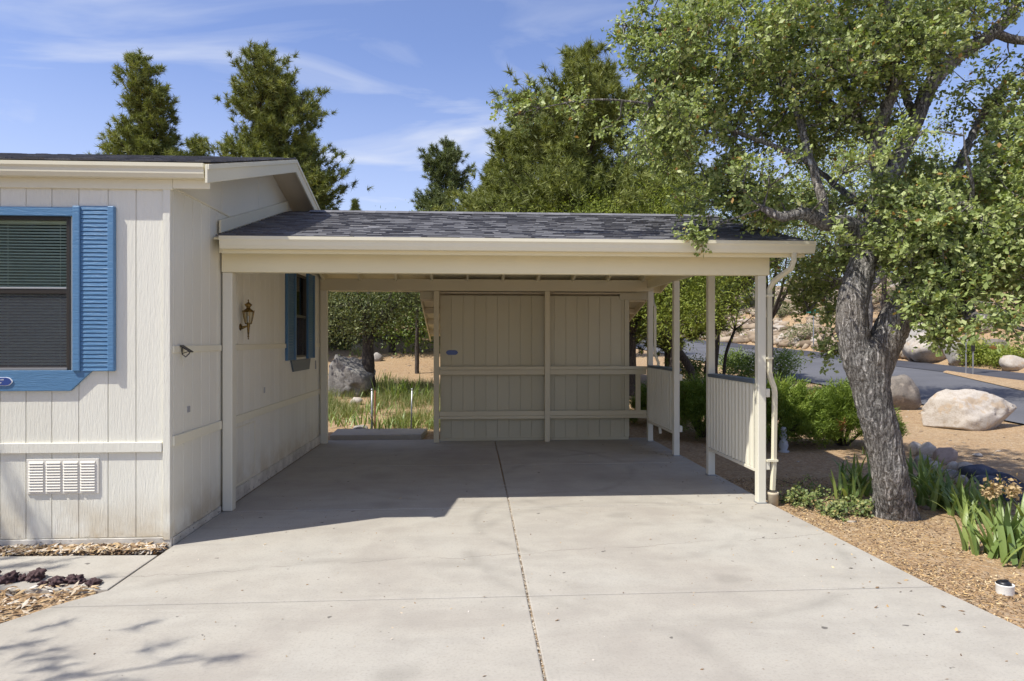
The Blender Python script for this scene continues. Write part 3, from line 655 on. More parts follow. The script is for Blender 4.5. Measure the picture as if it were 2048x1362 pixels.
# small fittings on the side wall
br = empty('wall_bracket', (WX, 6.2, 1.6), 'small black wire bracket with slanted lid high on the home corner', 'bracket')
x = WX + .0175
MB().extr([(x, 6.13, 1.70), (x + .075, 6.16, 1.645), (x + .078, 6.16, 1.652), (x + .003, 6.13, 1.710)], (0, .075, 0)).build('lid', 'black_plastic', br)
MB().tube([(x + .005, 6.17, 1.70), (x + .005, 6.17, 1.63), (x + .035, 6.17, 1.605), (x + .065, 6.17, 1.635), (x + .07, 6.17, 1.655)], .005, 6).build('wire_loop', 'black_plastic', br)
MB().tube([(x + .005, 6.17, 1.635), (x + .066, 6.17, 1.655)], .004, 6).build('cross_wire', 'black_plastic', br)
boxo('outlet_cover', (WX + .0005, 6.33, 1.10), (WX + .008, 6.385, 1.155), 'grey_patch', house, bevel=.002)
boxo('small_vent_cover', (WX + .0005, 8.62, 1.10), (WX + .01, 8.66, 1.17), 'grey_patch', house, bevel=.002)
boxo('small_vent_cover', (WX + .0005, 11.42, 1.28), (WX + .01, 11.48, 1.42), 'grey_patch', house, bevel=.002)

# ------------------------------------------------------------------ carport
cp = empty('carport', (.4, 9.5, 0), 'open gabled carport with cream beams and dark shingle roof beside the home', 'carport')
CE, CR, CB = (6.91, 2.775), (9.6, 3.525), (12.29, 2.775)
CX0, CX1 = -2.53, 3.50
def cz(y): return CE[1] + (y - CE[0]) * (CR[1] - CE[1]) / (CR[0] - CE[0]) if y <= CR[0] else CR[1] - (y - CR[0]) * (CR[1] - CE[1]) / (CR[0] - CE[0])
PY = [7.19, 8.72, 10.22, 11.72]; PX = 3.13
for k, y in enumerate(PY):
    h = cz(y) - .17 if k in (1, 2) else 2.45
    p = MB().box((PX - .045, y - .045, .001), (PX + .045, y + .045, 2.449 if k == 0 else (2.60 if k == 3 else 2.66))).build('post', 'post_paint', cp, bevel=.008)
    MB().box((PX - .052, y - .052, .0005), (PX + .052, y + .052, .012)).build('post_foot', 'galvanised', p)
MB().box((-2.53, 7.15, .001), (-2.43, 7.262, 2.449)).build('post', 'post_paint', cp, bevel=.008)
MB().box((-2.53, 11.74, .001), (-2.42, 11.84, 2.60)).build('post', 'post_paint', cp, bevel=.006)
for x in (-.575, 1.335): MB().box((x - .045, 11.73, .001), (x + .045, 11.82, 2.60)).build('post', 'shed_rail', cp, bevel=.006)
boxo('front_beam', (-2.53, 7.13, 2.45), (3.205, 7.245, 2.70), 'carport_wood', cp, bevel=.004)
boxo('back_beam', (-2.53, 11.725, 2.602), (3.20, 11.845, 2.80), 'shed_rail', cp, bevel=.004)
boxo('side_beam', (3.085, 7.247, 2.662), (3.175, 11.723, 2.80), 'carport_wood', cp, bevel=.004)
def sloped(name, x0, x1, ya, yb, top, bot, mat, parent, bevel=.003):
    return MB().hexa([(x0, ya, cz(ya) - bot), (x1, ya, cz(ya) - bot), (x1, yb, cz(yb) - bot), (x0, yb, cz(yb) - bot), (x0, ya, cz(ya) - top), (x1, ya, cz(ya) - top), (x1, yb, cz(yb) - top), (x0, yb, cz(yb) - top)]).build(name, mat, parent, bevel=bevel)
sloped('roof_deck', CX0, CX1 - .02, 6.92, 9.6, .006, .028, 'carport_wood', cp, 0); sloped('roof_deck', CX0, CX1 - .02, 9.6, 12.28, .006, .028, 'carport_wood', cp, 0)
x = -2.49
while x < 3.3:
    sloped('rafter', x, x + .04, 6.95, 9.58, .03, .165, 'carport_wood', cp); sloped('rafter', x, x + .04, 9.62, 12.25, .03, .165, 'carport_wood', cp)
    x += .607
boxo('ridge_beam', (-2.53, 9.582, 3.33), (3.46, 9.618, 3.49), 'carport_wood', cp)
shingles(cp, -2.50, CX1 + .02, 6.885, 2.772, 9.63, cz(9.6) + .005); shingles(cp, -2.50, CX1 + .02, 12.31, 2.772, 9.59, cz(9.6) + .004)
m = MB(); x = -2.2
while x < CX1:
    m.cur = min(1, max(0, random.gauss(.5, .2))); w = min(.3, CX1 + .02 - x)
    m.add([(x, 9.45, cz(9.45) + .02), (x + w, 9.45, cz(9.45) + .016), (x + w, 9.6, cz(9.6) + .03), (x, 9.6, cz(9.6) + .034), (x, 9.75, cz(9.75) + .02), (x + w, 9.75, cz(9.75) + .016)], [(0, 1, 2, 3), (3, 2, 5, 4), (0, 3, 4)]); x += .15 if w >= .3 else 1
m.build('ridge_caps', 'shingle', cp, kind='stuff')
boxo('fascia_board', (-2.45, 6.915, 2.615), (3.46, 6.945, 2.755), 'carport_wood', cp)
gutter(cp, -2.44, 3.55, 6.913, 2.772, .12, .105)
boxo('back_fascia', (-2.45, 12.255, 2.615), (3.46, 12.285, 2.755), 'carport_wood', cp)
for ya, yb in ((6.92, 9.6), (12.28, 9.6)): sloped('barge_board', 3.462, 3.488, ya, yb, .012, .16, 'carport_wood', cp)
MB().hexa([(WX + .021, 7.05, cz(7.05) + .02), (WX + .045, 7.05, cz(7.05) + .02), (WX + .045, 9.6, cz(9.6) + .02), (WX + .021, 9.6, cz(9.6) + .02), (WX + .021, 7.05, cz(7.05) + .15), (WX + .045, 7.05, cz(7.05) + .15), (WX + .045, 9.6, cz(9.6) + .15), (WX + .021, 9.6, cz(9.6) + .15)]).build('flashing_board', 'trim', cp, bevel=.004)
# corrugated side screens with slate-blue caps
def screen_panel(ya, yb):
    e = empty('side_screen', (PX, ya, .35)); adopt(e, cp); n = 150; nb = 14; m = MB(); vs = []
    for i in range(n + 1):
        t = i / n; y = ya + (yb - ya) * t; ph = (t * nb) % 1
        xo = -.012 if ph < .42 else (.012 if ph > .55 and ph < .92 else (-.012 + .024 * (ph - .42) / .13 if ph <= .55 else .012 - .024 * (ph - .92) / .08))
        vs += [(PX - .032 + xo, y, .37), (PX - .032 + xo, y, 1.278)]
    m.add(vs, [(2 * i, 2 * i + 2, 2 * i + 3, 2 * i + 1) for i in range(n)])
    o = m.build('corrugated_sheet', 'post_paint', e); sd = o.modifiers.new('solid', 'SOLIDIFY'); sd.thickness = .004
    boxo('cap_rail', (PX - .06, ya - .0, 1.282), (PX + .10, yb, 1.322), 'slate_cap', e, bevel=.005)
    boxo('bottom_rail', (PX - .05, ya, .33), (PX + .03, yb, .366), 'post_paint', e, bevel=.004)
    for z in (1.14, .36): boxo('outer_rail', (PX + .047, ya - .085, z), (PX + .09, yb + .05, z + .09), 'post_paint', e, bevel=.004)
screen_panel(PY[0] + .047, PY[1] - .047); screen_panel(PY[2] + .047, PY[3] - .047)
# rails across the back, in front of the shed
for a, b in ((-.528, 1.288), (1.382, 3.083)):
    boxo('rail', (a, 11.745, 1.245), (b, 11.80, 1.30), 'shed_rail', cp); boxo('rail_under', (a, 11.765, 1.16), (b, 11.80, 1.243), 'shed_rail', cp)
    boxo('rail', (a, 11.745, .40), (b, 11.80, .45), 'shed_rail', cp); boxo('rail_under', (a, 11.765, .452), (b, 11.80, .53), 'shed_rail', cp)
boxo('baluster', (2.90, 11.805, .40), (2.985, 11.835, 1.30), 'shed_rail', cp)
def downspout(pts, parent):
    d = MB().tube(pts, .031, 4, True, True).build('downspout', 'gutter_paint', parent, bevel=.004); return d
d1 = downspout([(3.34, 6.86, 2.655), (3.34, 6.86, 2.58), (3.325, 6.89, 2.50), (3.235, 7.10, 2.38), (3.215, 7.16, 2.30), (3.215, 7.16, 1.42), (3.225, 7.16, 1.36), (3.268, 7.16, 1.24), (3.275, 7.16, 1.18), (3.265, 7.16, .42), (3.25, 7.16, .14)], cp)
for z in (2.22, 1.55, .45): MB().box((3.177, 7.125, z), (3.246 if z > 1 else 3.298, 7.195, z + .022)).build('strap', 'gutter_paint', d1)
downspout([(3.30, 12.2, 2.65), (3.30, 12.18, 2.56), (3.245, 11.95, 2.42), (3.24, 11.80, 2.34), (3.24, 11.80, 1.52), (3.30, 11.80, 1.36), (3.30, 11.80, .45), (3.33, 11.78, .12)], cp)
MB().lathe((3.255, 7.16, -.03), [(.055, 0), (.055, .12), (.060, .125), (.060, .15), (.045, .15), (.045, .02)], 16).build('drain_pipe', 'clay_pipe', cp, True)

# wall lantern
wl = empty('wall_lantern', (WX, 7.75, 1.95), 'antique brass carriage lantern with glass panes on the carport side wall', 'wall lamp')
lx0, ly0 = WX + .115, 7.76
MB().tube([(WX + .001, ly0, 1.90), (WX + .014, ly0, 1.90)], [.055, .045], 8).build('back_plate', 'brass', wl, True)
MB().tube([(WX + .012, ly0, 1.90), (WX + .03, ly0, 1.89), (WX + .07, ly0, 1.905), (lx0, ly0, 1.915)], [.03, .022, .016, .014], 10).build('arm', 'brass', wl, True)
MB().lathe((lx0, ly0, 1.72), [(.006, 0), (.010, .01), (.006, .025), (.010, .035), (.017, .04), (.010, .05), (.020, .18), (.026, .20), (.022, .215), (.05, .225), (.052, .235)], 12).build('stem', 'brass', wl, True)
MB().lathe((lx0, ly0, 1.955), [(.045, 0), (.068, .10), (.078, .16)], 6).build('glass_body', 'lamp_glass', wl)
for k in range(6):
    a = 2 * math.pi * k / 6
    MB().tube([(lx0 + r * math.cos(a), ly0 + r * math.sin(a), 1.955 + z) for r, z in ((.046, -.005), (.070, .10), (.081, .165), (.084, .185))], .0055, 5).build('frame_bar', 'brass', wl)
MB().lathe((lx0, ly0, 2.115), [(.086, 0), (.084, .010), (.055, .035), (.032, .05), (.026, .07), (.030, .075), (.055, .105), (.050, .112), (.022, .135), (.008, .145), (.007, .16), (.012, .17), (.005, .185)], 12).build('cap', 'brass', wl, True)
MB().tube([(lx0, ly0, 1.97), (lx0, ly0, 2.06)], .012, 8).build('candle_sleeve', 'white_letters', wl)

for ch in wl.children:                                   # true size: 0.45 m tall
    for v in ch.data.vertices: v.co = Vector((WX, ly0, 1.9)) + (v.co - Vector((WX, ly0, 1.9))) * .77
# ------------------------------------------------------------------ storage shed behind the carport
sh = empty('storage_shed', (1.15, 13.3, 0), 'beige plank-sided storage shed standing against the back of the carport', 'shed')
SX0, SX1, SYF, SYB = -.52, 2.80, 11.93, 14.55
def sz(y): return 2.60 - .25 * (y - 11.9)
core = MB().hexa([(SX0 + .02, SYF + .0105, -.02), (SX1 - .02, SYF + .0105, -.02), (SX1 - .02, SYB, -.02), (SX0 + .02, SYB, -.02), (SX0 + .02, SYF + .0105, 2.54), (SX1 - .02, SYF + .0105, 2.54), (SX1 - .02, SYB, sz(SYB) - .08), (SX0 + .02, SYB, sz(SYB) - .08)]).build('wall', 'shed_paint', sh)
x = SX0
while x < SX1 - .08:
    x1 = min(x + .2, SX1 - .075); board_y(core, x, x1, .03, 2.53, SYF, 'shed_paint'); x = x1
boxo('base_trim', (SX0, SYF - .018, .002), (SX1, SYF - .0005, .05), 'shed_paint', sh)
boxo('corner_trim', (SX1 - .075, SYF - .014, .052), (SX1 + .01, SYF + .06, 2.47), 'shed_paint', sh)
boxo('head_trim', (SX1 - .16, SYF - .016, 2.472), (SX1 + .36, SYF + .02, 2.598), 'shed_paint', sh)
y = SYF + .2
while y < SYB:
    for x in (SX0, SX1): boxo('plank', (x - .002 if x > 0 else x + .003, y - .2 + .06, 0), (x + .018 if x < 0 else x - .018, y - .006 + .06, sz(y + .06) - .09), 'shed_paint', core, bevel=.002)
    y += .2
srf = empty('roof', (1.1, 13.2, 2.3)); adopt(srf, sh)
MB().hexa([(SX0 - .32, 11.92, sz(11.92) - .02), (SX1 + .32, 11.92, sz(11.92) - .02), (SX1 + .32, 14.85, sz(14.85) - .02), (SX0 - .32, 14.85, sz(14.85) - .02), (SX0 - .32, 11.92, sz(11.92)), (SX1 + .32, 11.92, sz(11.92)), (SX1 + .32, 14.85, sz(14.85)), (SX0 - .32, 14.85, sz(14.85))]).build('roof_deck', 'soffit_paint', srf)
shingles(srf, SX0 - .34, SX1 + .34, 14.87, sz(14.87) + .003, 11.93, sz(11.93) + .003)
for x in (SX0 - .345, SX1 + .322):
    MB().hexa([(x, 11.92, sz(11.92) - .13), (x + .023, 11.92, sz(11.92) - .13), (x + .023, 14.86, sz(14.86) - .13), (x, 14.86, sz(14.86) - .13), (x, 11.92, sz(11.92)), (x + .023, 11.92, sz(11.92)), (x + .023, 14.86, sz(14.86)), (x, 14.86, sz(14.86))]).build('barge_board', 'soffit_paint', srf)
for y in (12.0, 12.75, 13.5, 14.25):
    for a, b in ((SX0 - .318, SX0 - .002), (SX1 + .012, SX1 + .318)):
        boxo('lookout', (a, y, sz(y + .04) - .125), (b, y + .04, sz(y + .04) - .026), 'soffit_paint', srf, bevel=.002)
boxo('barge_return', (SX0 - .345, 11.88, 2.47), (SX0 - .005, 11.918, 2.598), 'shed_paint', srf)
pq = atY(904, 706, SYF - .001)
plaque('number_plaque', (pq.x, SYF - .001, pq.z), .20, .085, 1, 'small dark blue oval plaque on the shed wall', [], letters='plaque_blue')

# ------------------------------------------------------------------ rocks
def rock(name, c, size, mat, label, cat='rock', group=None, seed=0, cuts=6, rough=.16, sub=3, rotz=0.0, sink=.25, freq=1.1, hard=.86):
    r = random.Random(seed); bm = bmesh.new(); bmesh.ops.create_icosphere(bm, subdivisions=sub, radius=1)
    planes = []
    for _ in range(cuts):
        d = Vector((r.gauss(0, 1), r.gauss(0, 1), r.gauss(0, .7))).normalized(); planes.append((d, r.uniform(.62, .92)))
    off = Vector((seed * 3.1, seed * 1.7, 5))
    for v in bm.verts:
        p = v.co.copy(); n = p.normalized()
        k = 1 + rough * mnoise.noise(p * freq + off) * 1.6 + rough * .5 * mnoise.noise(p * freq * 2.7 + off) + rough * .22 * mnoise.noise(p * freq * 7 + off)
        p = n * k
        for d, h in planes:
            e = p.dot(d) - h
            if e > 0: p -= d * e * hard
        v.co = p
    lo = min(v.co.z for v in bm.verts); hi = max(v.co.z for v in bm.verts)
    sx = max(abs(v.co.x) for v in bm.verts); sy = max(abs(v.co.y) for v in bm.verts)
    for v in bm.verts:
        v.co = Vector((v.co.x / sx * size[0] / 2, v.co.y / sy * size[1] / 2, ((v.co.z - lo) / (hi - lo) - sink) * size[2] / (1 - sink)))
    me = bpy.data.meshes.new(name); bm.to_mesh(me); bm.free(); me.materials.append(M[mat])
    me.polygons.foreach_set('use_smooth', [True] * len(me.polygons))
    o = bpy.data.objects.new(name, me); COL.objects.link(o); o.location = c; o.rotation_euler[2] = rotz
    return tag(o, label, cat, group)
def rpx(name, px, py, wpx, hpx, mat, label, cat='boulder', depth=.8, **k):
    p = onG(px, py); d = math.hypot(p.x, p.y); w = wpx / F * d; h = hpx / F * d * 1.05
    p.y += w * depth * .35
    p.z = ground(p.x, p.y)
    return rock(name, p, (w, w * depth, h), mat, label, cat, **k)
rpx('boulder', 1960, 862, 160, 62, 'granite_pale', 'large pale granite boulder lying beside the road on the right', seed=58, cuts=9, rough=.24, sub=5, sink=.3, rotz=-.25, freq=1.2, hard=.93, depth=.62)
rpx('boulder', 1808, 822, 76, 58, 'granite_dark', 'dark rounded boulder just behind the oak trunk', seed=12, cuts=5, rough=.14, sub=4)
rpx('boulder', 700, 795, 92, 76, 'granite_shade', 'big weathered grey boulder in the shade behind the back opening', seed=36, cuts=12, rough=.3, sub=5, depth=.7, freq=1.6)
rpx('boulder', 754, 724, 24, 16, 'granite_grey', 'small grey rock right of the gnarled tree behind the carport', seed=14, cuts=5)
rpx('boulder', 716, 702, 30, 12, 'granite_pale', 'flat pale rock on the slope left of the gnarled tree', seed=15, cuts=5)
rpx('boulder', 712, 812, 26, 14, 'granite_pale', 'pale rock at the foot of the big grey boulder', seed=16, cuts=5)
rpx('boulder', 720, 866, 34, 12, 'granite_grey', 'low grey stone at the edge of the rear step', seed=17, cuts=5)
rpx('boulder', 1850, 718, 70, 55, 'granite_grey', 'blocky grey boulder across the road nearest the trunk', seed=21, cuts=9, sub=4)
rpx('boulder', 1885, 722, 96, 44, 'granite_pale', 'wide pale boulder with a rounded top across the road', seed=22, cuts=6, sub=4)
rpx('boulder', 1880, 690, 110, 40, 'granite_pale', 'long slanted pale boulder above the others across the road', seed=23, cuts=9, sub=4)
rpx('boulder', 1938, 726, 60, 40, 'granite_grey', 'grey boulder behind the two sign posts', seed=24, cuts=7, sub=4)
rpx('boulder', 2000, 708, 50, 22, 'granite_dark', 'brown boulder on the bank behind the round green bush', seed=25, cuts=6)
rpx('boulder', 2040, 742, 44, 22, 'granite_pale', 'pale boulder at the right edge across the road', seed=26, cuts=6)
rpx('boulder', 1742, 786, 30, 22, 'granite_grey', 'grey rock half hidden left of the oak trunk', seed=27, cuts=6)
stones = [(1838, 913, 30, 22, 'river_stone', 'pale rounded stone touching the oak trunk edge'), (1865, 918, 42, 24, 'river_stone', 'wide cream stone in the border, second from the trunk'), (1900, 930, 42, 26, 'river_stone_rose', 'rose-brown stone in the border behind the irises'),
          (1852, 938, 30, 20, 'granite_grey', 'grey stone in front of the cream border stone'), (1876, 944, 26, 16, 'river_stone', 'small stone in front of the rose-brown one'), (1914, 946, 28, 16, 'river_stone', 'small tan stone right of the rose-brown one'), (1938, 950, 34, 18, 'river_stone', 'oval tan stone at the end of the pale border'),
          (1906, 958, 34, 12, 'granite_grey', 'flat grey stone among the border stones'), (1930, 972, 24, 16, 'granite_pale', 'pale bluish stone beside the dark slate'), (1972, 968, 60, 26, 'blue_slate', 'long blue-black slate rock topmost in the border'), (1990, 990, 66, 26, 'blue_slate', 'blue-black slate rock in the middle of the border'),
          (2026, 980, 60, 22, 'blue_slate', 'blue-black slate rock at the right edge, upper'), (2020, 1004, 60, 22, 'blue_slate', 'blue-black slate rock behind the dried flowers'), (1955, 990, 26, 18, 'river_stone_rose', 'brown stone tucked under the slate'), (1962, 915, 20, 5, 'granite_pale', 'thin white flat stone lying on open soil')]
for k, (px, py, w, h, m_, lab) in enumerate(stones): rpx('border_stone', px, py, w, h, m_, lab, 'stone', group='stones edging the bed', seed=40 + k, cuts=8, rough=.16, sink=.25, rotz=k * .7)
lavas = [(-28, 1172, 34, 22), (8, 1180, 44, 22), (62, 1176, 44, 22), (36, 1176, 26, 16), (80, 1184, 24, 14), (106, 1184, 42, 20), (142, 1180, 36, 20), (164, 1180, 22, 12), (182, 1184, 36, 18)]
lvl = ['leftmost lava rock at the picture edge', 'second lava rock along the walk, at the left edge', 'tallest purple-brown lava rock in the row', 'small lava rock left of the tallest one', 'little lava rock right of the tallest one', 'wide lava rock in the middle of the row', 'grey-purple lava rock, third from the tip of the bed', 'small lava rock, second from the tip of the bed', 'reddish lava rock at the tip of the mulch bed']
for k, (px, py, w, h) in enumerate(lavas): rpx('lava_rock', px, py, w, h, 'lava', lvl[k], 'rock', group='lava rocks edging the walk', seed=70 + k, cuts=1, rough=.42, sink=.12, freq=2.6, sub=4, rotz=k)
# rip-rap and loose stones, too many to count
def stones_mesh(name, pts, sizes, mat):
    bm = bmesh.new(); bmesh.ops.create_icosphere(bm, subdivisions=1, radius=1); base = np.array([v.co[:] for v in bm.verts]); fcs = np.array([[v.index for v in f.verts] for f in bm.faces]); bm.free()
    n = len(pts); nv = len(base); V = base[None] * (1 + .28 * rng.normal(size=(n, nv, 1))); sc = rng.uniform(.6, 1.3, (n, 1, 3)) * np.array([1.1, 1.1, .6]); V = V * sc * np.array(sizes)[:, None, None] + pts[:, None, :]
    Fc = (fcs[None] + (np.arange(n) * nv)[:, None, None]).reshape(-1, 3)
    return npmesh(name, V.reshape(-1, 3), Fc, mat, None, np.repeat(rng.random(n), len(fcs)), kind='stuff')
def gpts(xs, ys, dz=0.0): return np.array([(a, b, ground(a, b) + dz) for a, b in zip(xs, ys)])
xs = 20.1 + np.abs(rng.normal(0, 1.6, 2600)); ysr = rng.uniform(27, 72, 2600); keep = rng.random(2600) < np.clip(.75 - (xs - 19.9) / 9, .12, 1) * np.clip((ysr - 18) / 40, .2, 1); xs, ysr = xs[keep], ysr[keep]
tag(stones_mesh('riprap', gpts(xs, ysr, .03), np.abs(rng.normal(.26, .12, len(xs))) + .06, 'riprap'), 'loose tan rip-rap stones covering the bank across the road', 'rocks')
xs = rng.uniform(24, 34, 700); ysr = rng.uniform(40, 75, 700)
tag(stones_mesh('hillside_stones', gpts(xs, ysr, .05), np.abs(rng.normal(.35, .2, 700)) + .08, 'riprap'), 'pale stones scattered up the far hillside', 'rocks')
xs = np.concatenate([rng.uniform(-4, 3.5, 500), rng.uniform(3.6, 11, 500)]); ysr = np.concatenate([rng.uniform(13.2, 28, 500), rng.uniform(3, 22, 500)])
tag(stones_mesh('pebbles', gpts(xs, ysr, .0), np.abs(rng.normal(.018, .015, 1000)) + .006, 'riprap'), 'small pebbles scattered over the tan soil', 'pebbles')

# ------------------------------------------------------------------ mulch and leaf litter
n = 7000; xs = rng.uniform(-7.5, -2.57, n); ys_ = rng.uniform(5.80, 5.985, n)
n2 = 9000; xs2 = rng.uniform(-6.5, -2.5, n2); ys2 = rng.uniform(1.5, 5.05, n2)
lim = np.interp(ys2, [-1.0, 2.1, 4.66, 4.95, 5.06], [-6.0, -4.25, -2.76, -2.57, -2.56]); ok = xs2 < lim - .02
def mound(x, y): return .0
mp_ = np.concatenate([np.stack([xs, ys_, -.015 + rng.random(n) * .045], 1), np.stack([xs2[ok], ys2[ok], -.02 + rng.random(ok.sum()) * .045], 1)])
tag(scatter_chips('wood_mulch', mp_, .020, 'mulch', None, .4, 'stuff', 1.9), 'shredded bark mulch in the beds by the walkway', 'mulch')
n = 34000; xs = 3.2 + np.abs(rng.normal(0, 1.5, n)); ys_ = rng.uniform(2.6, 8.6, n)
ok = (xs > np.interp(ys_, [-1, 2.1, 4.66, 7.1], [3.9, 3.52, 3.30, 3.23]) + .012) & (rng.random(n) < np.where(ys_ < 5.2, 1, .6)) & (np.array([mnoise.noise((a_ * 1.6, b_ * 1.6, 2)) for a_, b_ in zip(xs, ys_)]) > rng.uniform(-.55, .1, n))
tag(scatter_chips('leaf_litter', gpts(xs[ok], ys_[ok], .004), .0088, 'litter', None, .4, 'stuff', 1.7), 'dry leaf litter and grit along the right edge of the driveway', 'leaf litter')
n = 420; xs = rng.uniform(-2.3, 3.2, n); ys_ = rng.uniform(2.6, 8.0, n)
tag(scatter_chips('driveway_specks', np.stack([xs, ys_, np.full(n, .002)], 1), .0075, 'mulch', None, .3, 'stuff', 1.5), 'tiny dark twigs and specks dropped on the concrete', 'debris')

n = 150; ys_ = rng.uniform(3, 11.8, n); xs = np.where(rng.random(n) < .75, 3.2 - np.abs(rng.normal(0, .35, n)), rng.uniform(-2.3, 3.1, n))
tag(scatter_chips('blown_leaves', np.stack([xs, ys_, np.full(n, .003)], 1), .012, 'litter', None, .25, 'stuff', 1.5), 'dry leaves blown onto the right edge of the concrete', 'leaves')
# ------------------------------------------------------------------ plants
def leaves(name, C, size, mat, parent, up=.6, asp=.5, fold=.25, along=None, kind=None, var=(.6, 1.35)):
    n = len(C); nr = unit(rng.normal(size=(n, 3)) + np.array([-.5, -.35, 1.0]) * up * 1.15); a = rng.normal(size=(n, 3))
    if along is not None: a = along + .55 * a
    a = unit(a - nr * (a * nr).sum(1, keepdims=True)); b = np.cross(nr, a); s = (size * rng.uniform(var[0], var[1], n))[:, None]
    V = np.stack([C, C + a * s * .5 + b * s * asp * .5 + nr * s * fold * .3, C + a * s, C + a * s * .5 - b * s * asp * .5 + nr * s * fold * .3], 1).reshape(-1, 3)
    k = np.arange(n)[:, None] * 4; Fc = np.concatenate([k + np.array([[0, 1, 2]]), k + np.array([[0, 2, 3]])], 1).reshape(-1, 3)
    return npmesh(name, V, Fc, mat, parent, np.repeat(rng.random(n), 2), kind=kind)
def catmull(pts, step):
    P = [np.array(p, float) for p in pts]; P = [2 * P[0] - P[1]] + P + [2 * P[-1] - P[-2]]; out = []
    for i in range(1, len(P) - 2):
        n_ = max(2, int(np.linalg.norm(P[i + 1][:3] - P[i][:3]) / step))
        for t in np.linspace(0, 1, n_, endpoint=False):
            a, b, c, d = P[i - 1], P[i], P[i + 1], P[i + 2]
            out.append(.5 * (2 * b + (c - a) * t + (2 * a - 5 * b + 4 * c - d) * t * t + (3 * b - a - 3 * c + d) * t ** 3))
    out.append(P[-2]); return np.array(out)
def thin(pts, k): return [(p[0], p[1], p[2], p[3] * k) for p in pts]
def limb_mesh(m, pts, sides, step, ridge=0.0, wob=0.0):
    """pts: (x,y,z,r) way points -> tube with bark relief"""
    q = catmull(pts, step)
    if wob: q[1:-1, :3] += rng.normal(0, wob, (len(q) - 2, 3)) * q[1:-1, 3:4]
    n = len(q); u = None; vs = []
    for i in range(n):
        t = q[min(i + 1, n - 1), :3] - q[max(i - 1, 0), :3]; t = t / (np.linalg.norm(t) + 1e-9)
        if u is None: u = np.cross(t, [0, 1, 0.01]); 
        u = u - t * u.dot(t); u /= np.linalg.norm(u) + 1e-9; w = np.cross(t, u); r = max(q[i, 3], .002)
        for k in range(sides):
            a = 2 * math.pi * k / sides; d = u * math.cos(a) + w * math.sin(a); rr = r
            if ridge:
                p = q[i, :3] + d * r; e = mnoise.voronoi((p[0] * 27, p[1] * 27, p[2] * 6.5))[0]; 
                rr = r * (1 + .10 * mnoise.noise((p[0] * 3, p[1] * 3, p[2] * 2.2))) + ridge * (min(1, (e[1] - e[0]) * 2.2) - .5)
            vs.append(q[i, :3] + d * rr)
    fs = [(i * sides + k, i * sides + (k + 1) % sides, (i + 1) * sides + (k + 1) % sides, (i + 1) * sides + k) for i in range(n - 1) for k in range(sides)]
    m.add(vs, fs + [tuple(range(sides))[::-1], tuple(range((n - 1) * sides, n * sides))]); return q
def grow(m, skel, C, r0=.012, r1=.003, sides=3, sag=.04):
    """twigs: join every clump to the nearest point of the tree that is already there"""
    S = np.array(skel)[:, :3]; d = np.min(np.linalg.norm(C[:, None] - S[None], axis=2), axis=1) if len(C) * len(S) < 4e6 else np.array([np.min(np.linalg.norm(S - c, axis=1)) for c in C])
    order = np.argsort(d); nodes = np.concatenate([S, np.zeros((len(C), 3))]); cnt = len(S); dep = np.zeros(len(nodes))
    for idx in order:
        c = C[idx]; dd = np.linalg.norm(nodes[:cnt] - c, axis=1) + dep[:cnt] * .12; j = int(np.argmin(dd)); p = nodes[j]
        mid = (p + c) / 2 + rng.normal(0, .07, 3) * np.linalg.norm(c - p) + np.array([0, 0, -sag * np.linalg.norm(c - p)])
        ra = max(r1, r0 * .8 ** dep[j])
        m.tube([p, mid, c], [ra, ra * .8, r1], sides, False); nodes[cnt] = c; dep[cnt] = dep[j] + 1; cnt += 1
def blob_pts(n, c, r):
    d = unit(rng.normal(size=(n, 3))) * (rng.random((n, 1)) ** (1 / 2.4)); return np.array(c) + d * np.array(r)
def clump_leaves(C, per, rad):
    n = len(C); k = np.repeat(C, per, 0); o = rng.normal(size=(n * per, 3)) * rad; return k + o, unit(o + np.array([0, 0, .02]))
def px4(px, py, y, r):
    p = atY(px, py, y); return (p.x, p.y, p.z, r)

